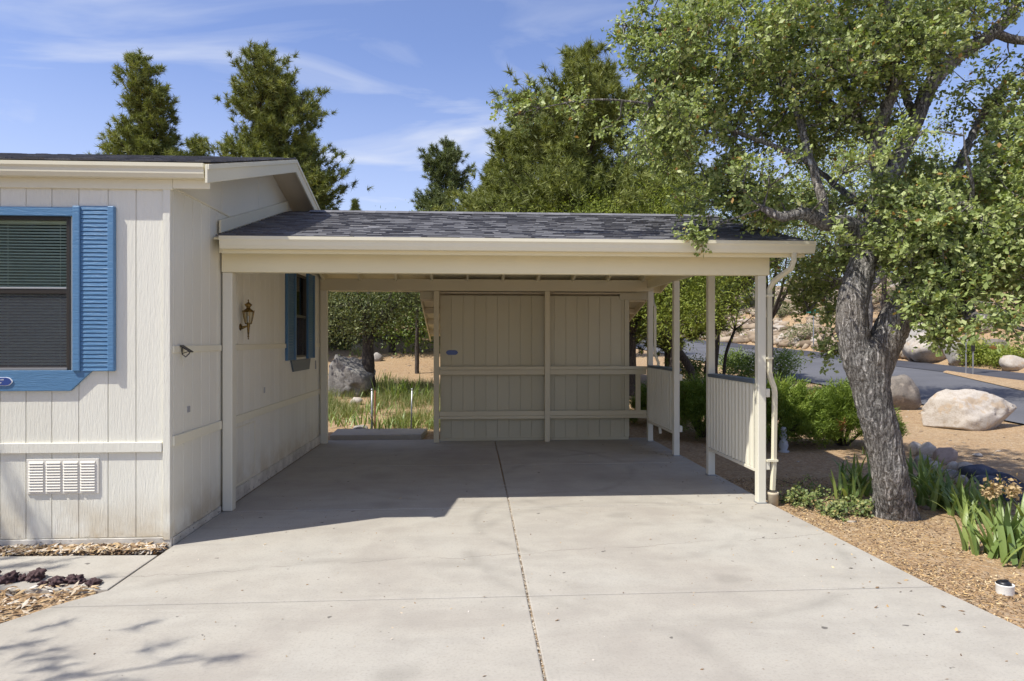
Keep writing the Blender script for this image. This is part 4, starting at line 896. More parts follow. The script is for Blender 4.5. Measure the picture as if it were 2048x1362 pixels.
# --- the oak beside the carport
oak = empty('oak_tree', onG(1788, 1036), 'large spreading oak with rough grey trunk beside the driveway', 'tree')
tm = MB(); sk = []
base = onG(1788, 1036)
trunk = [(base.x + .01, base.y, base.z - .12, .30), (base.x, base.y, base.z + .05, .245), px4(1782, 960, 6.52, .198), px4(1766, 880, 6.52, .196), px4(1748, 810, 6.5, .205), px4(1737, 745, 6.5, .226), px4(1733, 712, 6.5, .238), px4(1733, 690, 6.5, .20), px4(1734, 676, 6.5, .12), px4(1735, 668, 6.5, .03)]
sk += list(limb_mesh(tm, thin(trunk, .84), 96, .020, .013))[20:]
limbs = [
    [px4(1745, 800, 6.5, .16), px4(1720, 725, 6.5, .180), px4(1704, 655, 6.5, .172), px4(1708, 590, 6.52, .158), px4(1728, 520, 6.55, .145), px4(1752, 450, 6.6, .140), px4(1768, 390, 6.62, .138), px4(1776, 350, 6.65, .115)],
    [px4(1742, 800, 6.5, .15), px4(1756, 722, 6.5, .185), px4(1790, 645, 6.45, .175), px4(1830, 580, 6.35, .155), px4(1880, 520, 6.2, .135), px4(1940, 462, 6.05, .125), px4(2010, 440, 5.9, .115), px4(2110, 400, 5.7, .09), px4(2220, 330, 5.6, .06)],
    [px4(1772, 370, 6.64, .11), px4(1800, 310, 6.7, .095), px4(1832, 240, 6.75, .09), px4(1866, 165, 6.8, .085), px4(1925, 105, 6.8, .08), px4(1985, 68, 6.75, .072), px4(2030, 10, 6.7, .06), px4(2060, -90, 6.7, .045), px4(2090, -220, 6.8, .03)],
    [px4(1985, 68, 6.75, .05), px4(2048, 82, 6.7, .045), px4(2140, 60, 6.5, .03)],
    [px4(1770, 375, 6.62, .10), px4(1752, 320, 6.6, .085), px4(1756, 255, 6.55, .075), px4(1785, 190, 6.5, .06), px4(1790, 100, 6.5, .05), px4(1770, 0, 6.6, .04), px4(1740, -120, 6.7, .03)],
    [px4(1756, 300, 6.58, .06), px4(1725, 250, 6.9, .05), px4(1690, 170, 7.2, .042), px4(1640, 80, 7.5, .035), px4(1600, -40, 7.7, .025)],
    [px4(1738, 490, 6.58, .105), px4(1700, 450, 6.5, .09), px4(1655, 448, 6.45, .082), px4(1608, 428, 6.4, .07), px4(1562, 434, 6.35, .055), px4(1520, 415, 6.4, .03)],
    [px4(1648, 446, 6.45, .06), px4(1641, 390, 6.5, .05), px4(1622, 325, 6.6, .045), px4(1598, 240, 6.8, .038), px4(1560, 160, 7.0, .032), px4(1480, 100, 7.1, .024), px4(1370, 70, 7.2, .016), px4(1240, 50, 7.2, .008)],
    [px4(1622, 325, 6.6, .036), px4(1540, 290, 6.8, .028), px4(1440, 255, 7.0, .022), px4(1330, 215, 7.1, .016), px4(1200, 200, 7.15, .010), px4(1095, 214, 7.15, .006), px4(1012, 236, 7.15, .003)],
    [px4(1720, 250, 6.9, .04), px4(1620, 180, 7.4, .03), px4(1520, 150, 7.8, .022), px4(1400, 160, 8.1, .014)],
    [px4(1846, 566, 6.3, .085), px4(1868, 592, 6.1, .075), px4(1900, 600, 5.9, .065), px4(1940, 630, 5.6, .045), px4(1990, 640, 5.3, .03), px4(2050, 660, 5.1, .018)],
    [px4(1880, 520, 6.2, .08), px4(1900, 420, 6.6, .06), px4(1920, 330, 7.0, .05), px4(1960, 240, 7.2, .04), px4(2020, 150, 7.3, .03)],
    [px4(1930, 470, 6.05, .03), px4(1945, 380, 5.8, .018), px4(1932, 310, 5.7, .011), px4(1926, 255, 5.7, .004)],
    [px4(1752, 450, 6.6, .06), px4(1730, 420, 7.1, .05), px4(1680, 380, 7.7, .04), px4(1620, 330, 8.3, .03), px4(1560, 300, 8.8, .02)],
    [px4(1712, 560, 6.55, .05), px4(1690, 560, 7.0, .035), px4(1655, 580, 7.4, .022), px4(1620, 620, 7.7, .012)],
    [px4(1830, 245, 6.75, .05), px4(1800, 160, 7.2, .04), px4(1760, 60, 7.6, .03), px4(1720, -60, 8, .02)],
]
for k, lb in enumerate(limbs):
    big = lb[0][3] > .1
    sk += list(limb_mesh(tm, thin(lb, .86 if big else .92), 44 if big else (16 if lb[0][3] > .07 else 9), .03 if big else .07, .013 if big else (.006 if lb[0][3] > .07 else 0), .12 if not big else 0))[1:]
blobs = [  # px, py, rx, ry, depth, depth radius, clumps
    (1500, 205, 215, 190, 7.3, 1.7, 380), (1690, 150, 170, 170, 7.2, 1.7, 270), (1350, 130, 120, 100, 7.1, 1.0, 130), (1330, 250, 105, 85, 7.1, 1.0, 90), (1195, 215, 95, 45, 7.15, .45, 30), (1055, 226, 55, 14, 7.15, .12, 9),
    (1255, 60, 50, 40, 7.2, .4, 16), (1470, 385, 110, 60, 7.1, 1.1, 100), (1600, 375, 120, 85, 7.0, 1.3, 150), (1425, 436, 34, 30, 6.9, .3, 12), (1392, 472, 16, 12, 6.75, .1, 4), (1520, 436, 40, 24, 6.7, .3, 12), (1690, 530, 48, 64, 7.0, .6, 40), (1640, 600, 40, 44, 7.6, .5, 24), (1595, 560, 35, 50, 8.0, .4, 16), (1668, 690, 22, 40, 6.8, .25, 7),
    (1820, 470, 100, 70, 6.1, .8, 100), (1960, 350, 105, 130, 6.4, 1.2, 170), (1955, 610, 105, 62, 5.4, .6, 95), (2010, 500, 95, 90, 5.7, .8, 120), (2120, 560, 110, 130, 5.4, .9, 80), (1900, 545, 60, 50, 5.9, .5, 40), (1900, 665, 40, 30, 5.8, .3, 12), (1905, 60, 110, 70, 6.9, 1.2, 70), (2000, 190, 70, 70, 7.0, .9, 34), (2180, 250, 160, 200, 6.6, 1.6, 90),
    (1600, 40, 250, 90, 7.4, 1.9, 230), (1560, -130, 300, 130, 7.5, 2.2, 230), (1930, -110, 200, 120, 7.1, 1.8, 120), (1350, 20, 110, 60, 7.4, 1.0, 40), (1730, 300, 90, 100, 6.2, .7, 60), (1790, 90, 90, 80, 6.3, .7, 60), (1985, 655, 80, 40, 5.3, .4, 46), (1885, 600, 55, 40, 5.8, .4, 26), (1700, 470, 60, 50, 6.2, .4, 34), (1830, 390, 60, 60, 6.2, .5, 34)]
Cs = []
for px, py, rx_, ry_, Y_, dr, n in blobs:
    c = atY(px, py, Y_); sx = rx_ / F * Y_; szz = ry_ / F * Y_; Cs.append(blob_pts(n, c, (sx, dr, szz)))
C = np.concatenate(Cs)
# holes in the crown where the sky shows
gap = np.array([mnoise.noise((c[0] * 1.25, c[1] * 1.25, c[2] * 1.25)) for c in C]); C = C[gap > -.16]
# the trunk stands in the sun: thin the crown where it would stand in the light's way
for zt in np.linspace(.2, 2.0, 7):
    o_ = np.array([4.15 - .08 * zt, 6.45, zt]); d_ = -np.array(L[:]); w_ = C - o_; t_ = w_ @ d_; dist_ = np.linalg.norm(w_ - t_[:, None] * d_, axis=1)
    C = C[~((dist_ < .42) & (t_ > .6) & (rng.random(len(C)) < .33))]
grow(tm, np.array(sk)[::4], C, .012, .0028)
tm.build('trunk', 'oak_bark', oak, smooth=True)
def sprays(C, ntw, nlf, ln, w):
    n_ = len(C); c0 = np.repeat(C, ntw, 0); d_ = unit(rng.normal(size=(n_ * ntw, 3)) + np.array([0, 0, .15])); l_ = ln * rng.uniform(.5, 1.3, (n_ * ntw, 1))
    sd = unit(np.cross(d_, rng.normal(size=d_.shape))) * w; V = np.stack([c0 - sd, c0 + sd, c0 + d_ * l_], 1).reshape(-1, 3)
    t_ = rng.uniform(.15, 1.05, (len(c0), nlf, 1)); P_ = (c0[:, None] + d_[:, None] * l_[:, None] * t_ + rng.normal(0, .012, (len(c0), nlf, 3))).reshape(-1, 3)
    return V, P_, unit(np.repeat(d_, nlf, 0) + rng.normal(0, .6, (len(P_), 3)))
TV, P, A = sprays(C, 7, 12, .20, .003)
npmesh('twigs', TV, np.arange(len(TV)).reshape(-1, 3), 'oak_bark', oak)
leaves('crown', P, .042, 'oak_leaf', oak, .75, .66, .3, A, var=(.45, 1.55))

# --- generic broad-leaved tree
def tree(name, base, H, crown, label, leaf, bark='dark_bark', r=.12, nclump=160, per=60, rad=.25, size=.09, asp=.4, lean=(0, 0), stems=5, group=None, up=.5, cat='tree', trunkpts=None, forkz=.35):
    """crown: list of (dx,dy,z, rx,ry,rz, weight)"""
    b = Vector(base); e = empty(name, b, label, cat, group); m = MB(); sk = []
    fz = H * forkz
    tp = trunkpts or [(b.x, b.y, b.z - .15, r * 1.25), (b.x + lean[0] * .3, b.y + lean[1] * .3, b.z + fz * .5, r), (b.x + lean[0], b.y + lean[1], b.z + fz, r * .85)]
    sk += list(limb_mesh(m, tp, 14, .15, r * .06, .05))
    top = np.array(tp[-1]); 
    for (dx, dy, z, rx_, ry_, rz_, w) in crown:
        for _ in range(max(1, stems // len(crown))):
            t = np.array([b.x + dx, b.y + dy, b.z + z]) + rng.normal(0, .35, 3) * np.array([rx_, ry_, rz_])
            mid = (top[:3] + t) / 2 + rng.normal(0, .12, 3) * H * .12
            sk += list(limb_mesh(m, [tuple(top[:3]) + (r * .6,), tuple(mid) + (r * .35,), tuple(t) + (r * .12,)], 7, .3, 0, .1))
    tw = sum(c[6] for c in crown)
    C = np.concatenate([blob_pts(max(4, int(nclump * c[6] / tw)), (b.x + c[0], b.y + c[1], b.z + c[2]), c[3:6]) for c in crown])
    g_ = np.array([mnoise.noise((c[0] * .8 + 9, c[1] * .8, c[2] * .8)) for c in C]); C = C[g_ > -.32]
    grow(m, np.array(sk), C, r * .14, .004)
    m.build('trunk', bark, e, smooth=True)
    P, A = clump_leaves(C, per, rad); leaves('crown', P, size, leaf, e, up, asp, .2, A); return e
# --- pines
def pine(base, H, R, label, leaf='pine_needle', seed=1, tops=1, ntuft=1100, r=.16, start=.12, group='pines behind the roofs', nl=.23, nw=.026, power=.75, dens=42):
    rs = np.random.default_rng(seed); b = Vector(base); e = empty('pine_tree', b, label, 'tree', group); m = MB(); T = []; D = []
    for tp in range(tops):
        ox = 0 if tp == 0 else rs.choice([-1, 1]) * R * .38; HH = H * (1 if tp == 0 else .9)
        m.tube([(b.x, b.y, b.z - .2), (b.x + ox * .6, b.y, b.z + HH * .3), (b.x + ox, b.y, b.z + HH * .97)], [r * 1.2, r, .02], 9, False)
        z = start * HH
        while z < HH * .985:
            t = z / HH; prof = min(1, (1 - t) ** power * 1.25) * (1 + .28 * math.sin(t * 19 + seed)) * (.45 + .55 * min(1, (t - start + .1) / .16)); nb = 3 if t > .9 else 4
            for k in range(nb):
                a = rs.uniform(0, 2 * math.pi); ln = R * prof * rs.uniform(.55, 1.12) + .12; up_ = rs.uniform(.0, .35) + t * .45
                p0 = np.array([b.x + ox * min(1, t * 1.6), b.y, b.z + z]); d = np.array([math.cos(a), math.sin(a), up_])
                pts = [p0 + d * ln * s + np.array([0, 0, (s * s * .22 - .06 * s) * ln]) for s in (0, .35, .7, 1)]
                m.tube(pts, [.03 * (1 - t) + .014, .02, .014, .006], 4, False)
                nt_ = max(2, int(ln / R * ntuft / (H / .22 * 4) * 3.2) + 1)
                for _ in range(nt_):
                    s = rs.uniform(.25, 1.03); q = p0 + d * ln * s + np.array([0, 0, (s * s * .22 - .06 * s) * ln]); side = rs.normal(0, 1, 3) * np.array([1, 1, .45]) * (ln * .15 + .06) * (1.1 - .5 * s)
                    T.append(q + side); D.append(unit(side / (ln * .15 + .06) * .6 + d * .7 + np.array([0, 0, .7])))
            z += rs.uniform(.16, .30) * (H / 12)
        T.append(np.array([b.x + ox, b.y, b.z + HH])); D.append(np.array([0, 0, 1.0]))
    T = np.array(T); D = np.array(D); n = len(T); K = dens
    c = np.repeat(T, K, 0); d = unit(np.repeat(D, K, 0) * .55 + rs.normal(0, .62, (n * K, 3))); side = unit(np.cross(d, rs.normal(size=(n * K, 3)))); l = nl * rs.uniform(.6, 1.2, (n * K, 1))
    c = c + np.repeat(D, K, 0) * rs.uniform(-.12, .05, (n * K, 1))
    V = np.stack([c - side * nw * .5, c + side * nw * .5, c + d * l], 1).reshape(-1, 3); Fc = np.arange(n * K * 3).reshape(-1, 3)
    tr = np.repeat(np.clip(rs.normal(.5, .22, n), 0, 1), K) * .7 + rs.random(n * K) * .3
    m.build('trunk', 'pine_bark', e, smooth=True); npmesh('crown', V, Fc, leaf, e, tr); return e
def pine_px(px, ytop, Y_, halfpx, label, **k):
    p = atY(px, ytop, Y_); gz = ground(p.x, p.y); return pine((p.x, p.y, gz), p.z - gz, halfpx / F * Y_, label, **k)
pine_px(280, 104, 27, 80, 'tall pine with two tops behind the home, farthest left', seed=3, tops=2, ntuft=1250, power=.62)
pine_px(522, 98, 26, 112, 'broad rounded pine behind the gable of the home', seed=5, tops=2, ntuft=1650, power=.48)
pine_px(612, 275, 29, 48, 'lower pine half hidden right of the broad one', seed=8, ntuft=900, power=.5)
pine_px(392, 272, 30, 60, 'short pine filling the gap between the two tall ones', seed=9, ntuft=700)
pine_px(892, 278, 34, 92, 'slim dark pine standing alone above the carport ridge', seed=11, ntuft=1500, leaf='pine_needle_blue')
pine_px(1172, 92, 19, 225, 'tallest pine behind the carport, reaching into the oak crown', seed=13, ntuft=2900, power=.78)
pine_px(1045, 235, 22, 130, 'pointed pine leaning against the left of the tallest one', seed=17, ntuft=1700)
pine_px(985, 325, 24, 95, 'small pine at the left foot of the pine group', seed=19, ntuft=1100)
pine_px(1340, 170, 22, 130, 'pine mostly hidden behind the oak leaves', seed=23, ntuft=1100)
pine_px(1915, 395, 38, 170, 'distant pine seen through the oak on the right', seed=29, ntuft=900, leaf='pine_needle_blue', group='far pines')
pine_px(2080, 250, 34, 150, 'distant pine at the right edge beyond the road', seed=31, ntuft=900, leaf='pine_needle_blue', group='far pines')
pine_px(710, 402, 60, 12, 'tiny far pine tip above the carport ridge', seed=37, ntuft=300, nl=.35, nw=.04, leaf='pine_needle_blue', group='far pines')
def G(x, y): return (x, y, ground(x, y))
# --- feathery green trees right behind the shed and carport
tree('roadside_oak', G(9.9, 16.5), 8.2, [(0, 0, 6.0, 2.1, 1.9, 1.7, 1), (1.4, .2, 5.2, 1.4, 1.3, 1.1, .5), (-1.2, .3, 5.0, 1.2, 1.2, 1.0, .4)], 'tall oak between the boulder and the road, hidden behind the near trunk', 'oak_leaf', 'oak_bark', r=.16, nclump=330, per=55, rad=.2, size=.085, asp=.5, stems=9)
BR = 'feathery trees behind the carport'
tree('feathery_tree', G(1.6, 17.2), 5.6, [(0, 0, 3.3, 1.5, 1.2, 1.4, 1), (-.9, -.3, 2.8, 1.2, 1, .9, .6)], 'feathery yellow-green tree right of the slim pine above the ridge', 'bright_leaf', nclump=260, per=90, rad=.20, size=.085, asp=.28, group=BR)
tree('feathery_tree', G(3.3, 16.8), 6.4, [(0, 0, 3.5, 1.4, 1.2, 1.4, 1)], 'feathery green tree under the tallest pine', 'bright_leaf', nclump=240, per=90, rad=.20, size=.085, asp=.28, group=BR)
tree('feathery_tree', G(5.0, 16.4), 6.2, [(0, 0, 4.2, 1.5, 1.2, 1.6, 1), (.2, -.4, 2.6, 1.3, 1, 1.0, .6)], 'feathery green tree behind the right end of the carport roof', 'bright_leaf', nclump=280, per=90, rad=.20, size=.085, asp=.28, group=BR)
tree('feathery_tree', G(8.3, 18.5), 6.2, [(0, 0, 4.4, 1.6, 1.2, 1.5, 1)], 'yellow-green tree behind the downspout of the carport', 'bright_leaf', nclump=220, per=80, rad=.22, size=.085, asp=.3, group=BR)
b = onG(1420, 778); 
def q4(px, py, y, r): return px4(px, py, y, r)
tree('leaning_tree', b, 5.4, [(-.9, 0, 3.3, 1.6, 1.2, 1.1, 1), (.9, .2, 4.0, 1.4, 1.2, 1.0, .7), (-2.0, -.4, 2.4, 1.1, .9, .9, .5)], 'tree with sawn limb and leaning trunk seen between the right posts', 'green_leaf', r=.17, nclump=230, per=70, rad=.2, size=.085, asp=.45, group='trees right of the shed',
     trunkpts=[(b.x, b.y, b.z - .2, .24), q4(1424, 720, b.y, .20), q4(1432, 650, b.y, .18), q4(1452, 600, b.y, .17), q4(1500, 562, b.y - .2, .13), q4(1560, 520, b.y - .4, .09)])
cut = MB().tube([px4(1428, 676, b.y - .22, 0)[:3], px4(1426, 673, b.y - .40, 0)[:3]], .10, 12).build('sawn_limb', 'clay_pipe', bpy.data.objects['leaning_tree'])
b2 = onG(1392, 790)
tree('leaning_tree', b2, 4.6, [(-1.3, .2, 3.0, 1.2, 1.0, 1.0, 1), (-.2, .4, 3.6, 1.0, .9, .7, .5)], 'dark-trunked tree leaning left beside the far right post', 'green_leaf', r=.12, nclump=150, per=70, rad=.2, size=.085, asp=.45, group='trees right of the shed',
     trunkpts=[(b2.x, b2.y, b2.z - .2, .16), q4(1380, 740, b2.y, .12), q4(1340, 680, b2.y, .10), q4(1312, 640, b2.y + .2, .07)])
b3 = onG(1262, 792)
tree('leaning_tree', b3, 4.6, [(.2, 0, 2.9, 1.0, .9, 1.1, 1), (.9, .3, 3.4, .9, .9, .8, .5)], 'leafy tree showing between the shed corner and the last post', 'green_leaf', r=.14, nclump=140, per=70, rad=.2, size=.085, asp=.45, group='trees right of the shed')
b4 = onG(1446, 772)
tree('bare_sapling', b4, 3.4, [(.5, 0, 2.4, .9, .7, .8, 1)], 'nearly bare many-branched sapling right of the leaning tree', 'green_leaf', r=.05, nclump=46, per=5, rad=.12, size=.07, asp=.45, stems=9, cat='sapling', trunkpts=[(b4.x, b4.y, b4.z - .1, .06), q4(1452, 710, b4.y, .05), q4(1470, 660, b4.y, .045)])
for (px, py, H, lab) in ((1490, 770, .9, 'low green bush left of the near right post'), (1560, 762, 1.1, 'green bush beside the road behind the downspout'), (1470, 748, .8, 'small bush at the foot of the bare sapling'), (1375, 770, .9, 'small green bush behind the far side screen')):
    g_ = onG(px, py); tree('bush', g_, H, [(0, 0, H * .55, .65, .5, H * .5, 1)], lab, 'green_leaf', r=.03, nclump=40, per=70, rad=.14, size=.08, asp=.45, cat='bush', group='bushes near the road')
for (px, py, w, h, lab) in ((1955, 730, 40, 44, 'round yellow-green bush across the road by the sign posts'), (2010, 728, 66, 22, 'low spreading yellow-green bush across the road, far right')):
    g_ = onG(px, py); d = g_.y; tree('bush', g_, h / F * d * 1.1, [(0, 0, h / F * d * .5, w / F * d * .55, .6, h / F * d * .5, 1)], lab, 'bright_leaf', r=.03, nclump=60, per=80, rad=.16, size=.10, asp=.4, cat='bush', group='bushes across the road')
# --- scrub and trees seen through the back opening
g1 = onG(736, 790)
tree('gnarled_tree', g1, 5.0, [(-.4, .2, 2.9, 1.7, 1.2, 1.1, 1), (.9, .3, 2.6, 1.2, 1.0, .9, .8), (-.4, -.2, 1.95, 1.2, .8, .5, .6)], 'gnarled oak with dark trunk behind the big grey boulder', 'scrub_leaf', r=.16, nclump=260, per=60, rad=.2, size=.07, asp=.5, forkz=.30, stems=7, cat='tree')
g2 = onG(834, 748)
tree('thin_tree', g2, 5.2, [(0, 0, 3.5, 1.3, 1.1, 1.3, 1)], 'thin straight dark-stemmed tree seen beside the shed corner', 'green_leaf', r=.055, nclump=150, per=60, rad=.22, size=.08, asp=.45, forkz=.62, stems=6)
back = [(-9.5, 30, 'far left'), (-6.6, 27.5, 'left'), (-4.6, 31, 'left of centre'), (-3.0, 26.5, 'centre front'), (-1.4, 30, 'centre'), (.3, 27, 'right of centre'), (2.0, 31, 'behind the shed'), (-7.5, 35, 'farthest left'), (-2.2, 36, 'farthest centre'), (1.5, 37, 'farthest right')]
for k, (x, y, w) in enumerate(back):
    H = 4.2 + 1.2 * rng.random(); tree('scrub_oak', G(x, y), H, [(0, 0, H * .56, 1.8, 1.3, H * .42, 1), (.6, -.6, H * .26, 1.7, 1.1, H * .22, .7)], 'bushy scrub oak on the slope seen through the back opening, ' + w, ('green_leaf', 'scrub_leaf', 'bright_leaf')[k % 3], r=.11, nclump=190, per=60, rad=.3, size=.13, asp=.45, group='scrub oaks on the rear slope')
far = [(14, 62, 'behind the bend'), (24, 60, 'on the bank top, left'), (27, 52, 'on the bank top'), (29, 45, 'on the bank behind the street sign'), (30.5, 38, 'on the bank above the boulders'), (32, 32, 'on the bank at the right'), (9.5, 48, 'far up the road, left side'), (8.4, 38, 'up the road, left side'), (34, 27, 'at the right edge of the bank'), (26, 68, 'far along the bank'), (10.4, 60, 'farthest up the road'), (25.5, 30, 'low on the bank above the long slanted boulder'), (27, 25.5, 'on the bank behind the round bush'), (24.5, 39, 'low on the bank behind the oak fork')]
for k, (x, y, w) in enumerate(far):
    H = 5.5 + 2.0 * rng.random(); tree('roadside_tree', G(x, y), H, [(0, 0, H * .58, 2.4, 1.8, H * .38, 1)], 'olive-green tree ' + w, ('scrub_leaf', 'green_leaf')[k % 2], r=.14, nclump=110, per=60, rad=.38, size=.17, asp=.45, group='trees along the road')
for k, (px, py, w) in enumerate(((1600, 690, 'left'), (1560, 640, 'upper left'), (1660, 640, 'middle'), (1500, 620, 'far left'))):
    p = onG(px, py); tree('bank_shrub', p, 1.3, [(0, 0, .7, .9, .8, .6, 1)], 'grey-green shrub on the rocky bank, ' + w, 'scrub_leaf', r=.04, nclump=26, per=50, rad=.25, size=.13, cat='shrub', group='shrubs on the bank')

for k, (px, py, h, w) in enumerate(((690, 700, 1.5, 'left'), (752, 682, 1.7, 'behind the gnarled trunk'), (800, 676, 1.6, 'middle'), (846, 672, 1.8, 'by the shed eave'), (668, 690, 1.7, 'farthest left'))):
    p = onG(px, py); tree('understory_bush', p, h, [(0, 0, h * .55, 1.0, .8, h * .5, 1)], 'dark understory bush on the rear slope, ' + w, 'scrub_leaf', r=.04, nclump=70, per=55, rad=.2, size=.10, cat='bush', group='understory bushes on the rear slope')
# --- junipers beyond the right posts
def juniper(c, rx_, ry_, H, label, n=520):
    e = empty('juniper_shrub', c, label, 'shrub', 'junipers right of the carport'); m = MB(); T = []; D = []
    for _ in range(n):
        a = rng.uniform(0, 2 * math.pi); s = rng.random() ** .55; el = rng.uniform(.05, 1) 
        p = np.array([c.x + math.cos(a) * rx_ * s, c.y + math.sin(a) * ry_ * s, c.z + H * (.12 + .88 * math.sqrt(max(0, 1 - s * s)) * rng.uniform(.45, 1.08)) ])
        T.append(p); D.append(unit(np.array([math.cos(a) * s * 1.1, math.sin(a) * s * 1.1, .75])))
    for k in range(26):
        a = rng.uniform(0, 2 * math.pi); s = rng.uniform(.2, .9); m.tube([(c.x, c.y, c.z - .05), (c.x + math.cos(a) * rx_ * s * .5, c.y + math.sin(a) * ry_ * s * .5, c.z + H * .35), (c.x + math.cos(a) * rx_ * s, c.y + math.sin(a) * ry_ * s, c.z + H * .75 * math.sqrt(1 - s * s))], [.03, .02, .008], 5, False)
    m.build('branches', 'dark_bark', e)
    T = np.array(T); D = np.array(D); K = 84; nn = len(T); along = rng.uniform(-.13, .12, (nn * K, 1)); dD = np.repeat(D, K, 0)
    cc = np.repeat(T, K, 0) + dD * along + rng.normal(0, .034, (nn * K, 3)); d = unit(dD + rng.normal(0, .5, (nn * K, 3))); side = unit(np.cross(d, rng.normal(size=(nn * K, 3))))
    l = rng.uniform(.035, .085, (nn * K, 1)); V = np.stack([cc - side * .0075, cc + side * .0075, cc + d * l], 1).reshape(-1, 3)
    tone = np.clip(np.repeat(rng.normal(.45, .2, nn), K) * .75 + rng.random(nn * K) * .25, 0, .95); brown = np.repeat(rng.random(nn) < .008, K); tone[brown] = 1
    npmesh('foliage', V, np.arange(nn * K * 3).reshape(-1, 3), 'juniper_leaf', e, tone)
juniper(Vector(G(5.15, 11.2)), .95, .75, 1.02, 'bright green juniper just right of the downspout')
juniper(Vector(G(6.25, 11.1)), .85, .7, .92, 'bright green juniper against the oak trunk')
juniper(Vector(G(4.25, 12.3)), .75, .65, 1.0, 'juniper seen through the gap between the middle posts', 380)
juniper(Vector(G(3.95, 13.6)), .7, .6, .85, 'juniper behind the far side screen', 260)

# --- strap-leaved irises
def blade_strip(p, az, ln, w, lean, curl, seg=7):
    vs = []; d = np.array([math.cos(az), math.sin(az), 0]); s_ = np.array([-math.sin(az), math.cos(az), 0]); q = np.array(p, float); ang = lean
    for i in range(seg + 1):
        t = i / seg; ww = w * (1 - t ** 2.2) * (.75 + .5 * t if t < .5 else 1) + .0012
        nrm = d * math.cos(ang) - np.array([0, 0, 1]) * math.sin(ang)
        vs += [q - s_ * ww * .5, q + nrm * ww * .10, q + s_ * ww * .5]
        q = q + (d * math.sin(ang) + np.array([0, 0, math.cos(ang)])) * ln / seg; ang += curl / seg * (.4 + 1.2 * t)
    fs = []
    for i in range(seg):
        a = 3 * i; fs += [(a, a + 1, a + 4, a + 3), (a + 1, a + 2, a + 5, a + 4)]
    return vs, fs
def iris(c, n, ln, w, label, spread=.14, parts=True, group='irises in the beds', flower=0, cat='iris'):
    e = empty('iris_plant', c, label, cat, group); one = MB()
    for k in range(n):
        az = rng.uniform(0, 2 * math.pi); off = rng.normal(0, spread, 2); mb = MB() if parts else one; mb.cur = float(np.clip(rng.normal(.5, .25), 0, 1))
        vs, fs = blade_strip((c[0] + off[0], c[1] + off[1], c[2] - .01), az, ln * rng.uniform(.6, 1.15), w * rng.uniform(.75, 1.2), rng.uniform(.08, .75), rng.uniform(.1, 1.5))
        mb.add(vs, fs)
        if parts: mb.build('leaf', 'iris_leaf', e, True)
    if not parts: one.build('leaves', 'iris_leaf', e, True)
    for k in range(flower):
        x, y = c[0] + rng.normal(0, .10), c[1] + rng.normal(0, .08); h = ln * rng.uniform(1.15, 1.55); lx_, ly_ = rng.normal(0, .05, 2)
        MB_ = MB(); MB_.cur = .4; MB_.tube([(x, y, c[2]), (x + lx_ * .5, y + ly_ * .5, c[2] + h * .5), (x + lx_, y + ly_, c[2] + h)], [.006, .005, .004], 6); st = MB_.build('flower_stalk', 'iris_leaf', e)
        P = np.array([x + lx_, y + ly_, c[2] + h]) + rng.normal(0, 1, (70, 3)) * np.array([.022, .022, .035]); leaves('dried_flower', P, .035, 'dry_flower', st, .2, .7, kind='stuff')
    return e
iris(onG(2012, 1118), 52, .46, .058, 'large light green iris clump with dried flowers at the right edge', .12, flower=4)
iris(onG(2080, 1090), 34, .46, .055, 'iris clump cut by the right edge of the picture', .12)
iris(onG(1955, 1042), 44, .38, .050, 'bright iris clump right of the oak trunk, nearest the big one', .12)
iris(onG(1905, 1024), 46, .44, .050, 'iris clump in the middle right of the trunk', .12)
iris(onG(1860, 1010), 48, .52, .052, 'dark tall iris clump touching the right of the trunk', .12)
iris(onG(1850, 978), 40, .50, .05, 'shaded iris clump behind the trunk on its right', .1, parts=False)
iris(onG(1715, 985), 40, .50, .05, 'iris clump just left of the oak trunk', .09, parts=False)
iris(onG(1690, 1000), 24, .40, .042, 'smaller iris clump in the shade left of the trunk', .08, parts=False)
iris(onG(1745, 910), 10, .26, .024, 'sparse iris shoots in front of the juniper', .15, parts=False)
iris(onG(1990, 1010), 26, .36, .045, 'iris clump in shade below the slate rocks', .12, parts=False)
for k, (px, py, n, ln, lab) in enumerate(((790, 800, 46, .62, 'tall grassy iris clump right of the big grey boulder'), (815, 790, 34, .58, 'iris clump beside the tall grassy one, nearer the shed'), (770, 770, 26, .5, 'iris clump behind the left stake'), (690, 700, 40, .55, 'iris patch at the left edge of the back opening'), (720, 712, 30, .5, 'iris patch behind the big grey boulder'), (775, 858, 34, .32, 'low iris row at the step between the stakes'), (850, 858, 34, .30, 'low iris row right of the thin stake'), (800, 856, 30, .32, 'low iris tuft beside the thin stake'), (700, 850, 60, .36, 'low grassy iris left of the stakes'), (838, 800, 34, .5, 'iris clump in front of the thin tree'), (760, 830, 40, .4, 'iris clump between boulder and left stake'), (680, 775, 34, .5, 'iris clump left of the big grey boulder'))):
    iris(onG(px, py), n, ln, .03, lab, .26 if n > 40 else .2, parts=False, group='irises behind the carport')
# dry grass tufts on the rear slope
P_ = []; gm = MB()
for _ in range(3600):
    x, y = rng.uniform(-3.6, 0.6), rng.uniform(13.2, 19); z = ground(x, y)
    if mnoise.noise((x * .7, y * .7, 3)) < -.2: continue
    for k in range(5):
        gm.cur = float(rng.random()); vs, fs = blade_strip((x + rng.normal(0, .04), y + rng.normal(0, .04), z), rng.uniform(0, 6.28), rng.uniform(.08, .34), .008, rng.uniform(.1, .7), rng.uniform(.2, 1.4), 3); gm.add(vs, fs)
tag(gm.build('dry_grass', 'grass_blade', None, kind='stuff'), 'thin green and straw-coloured grass on the rear slope', 'grass')
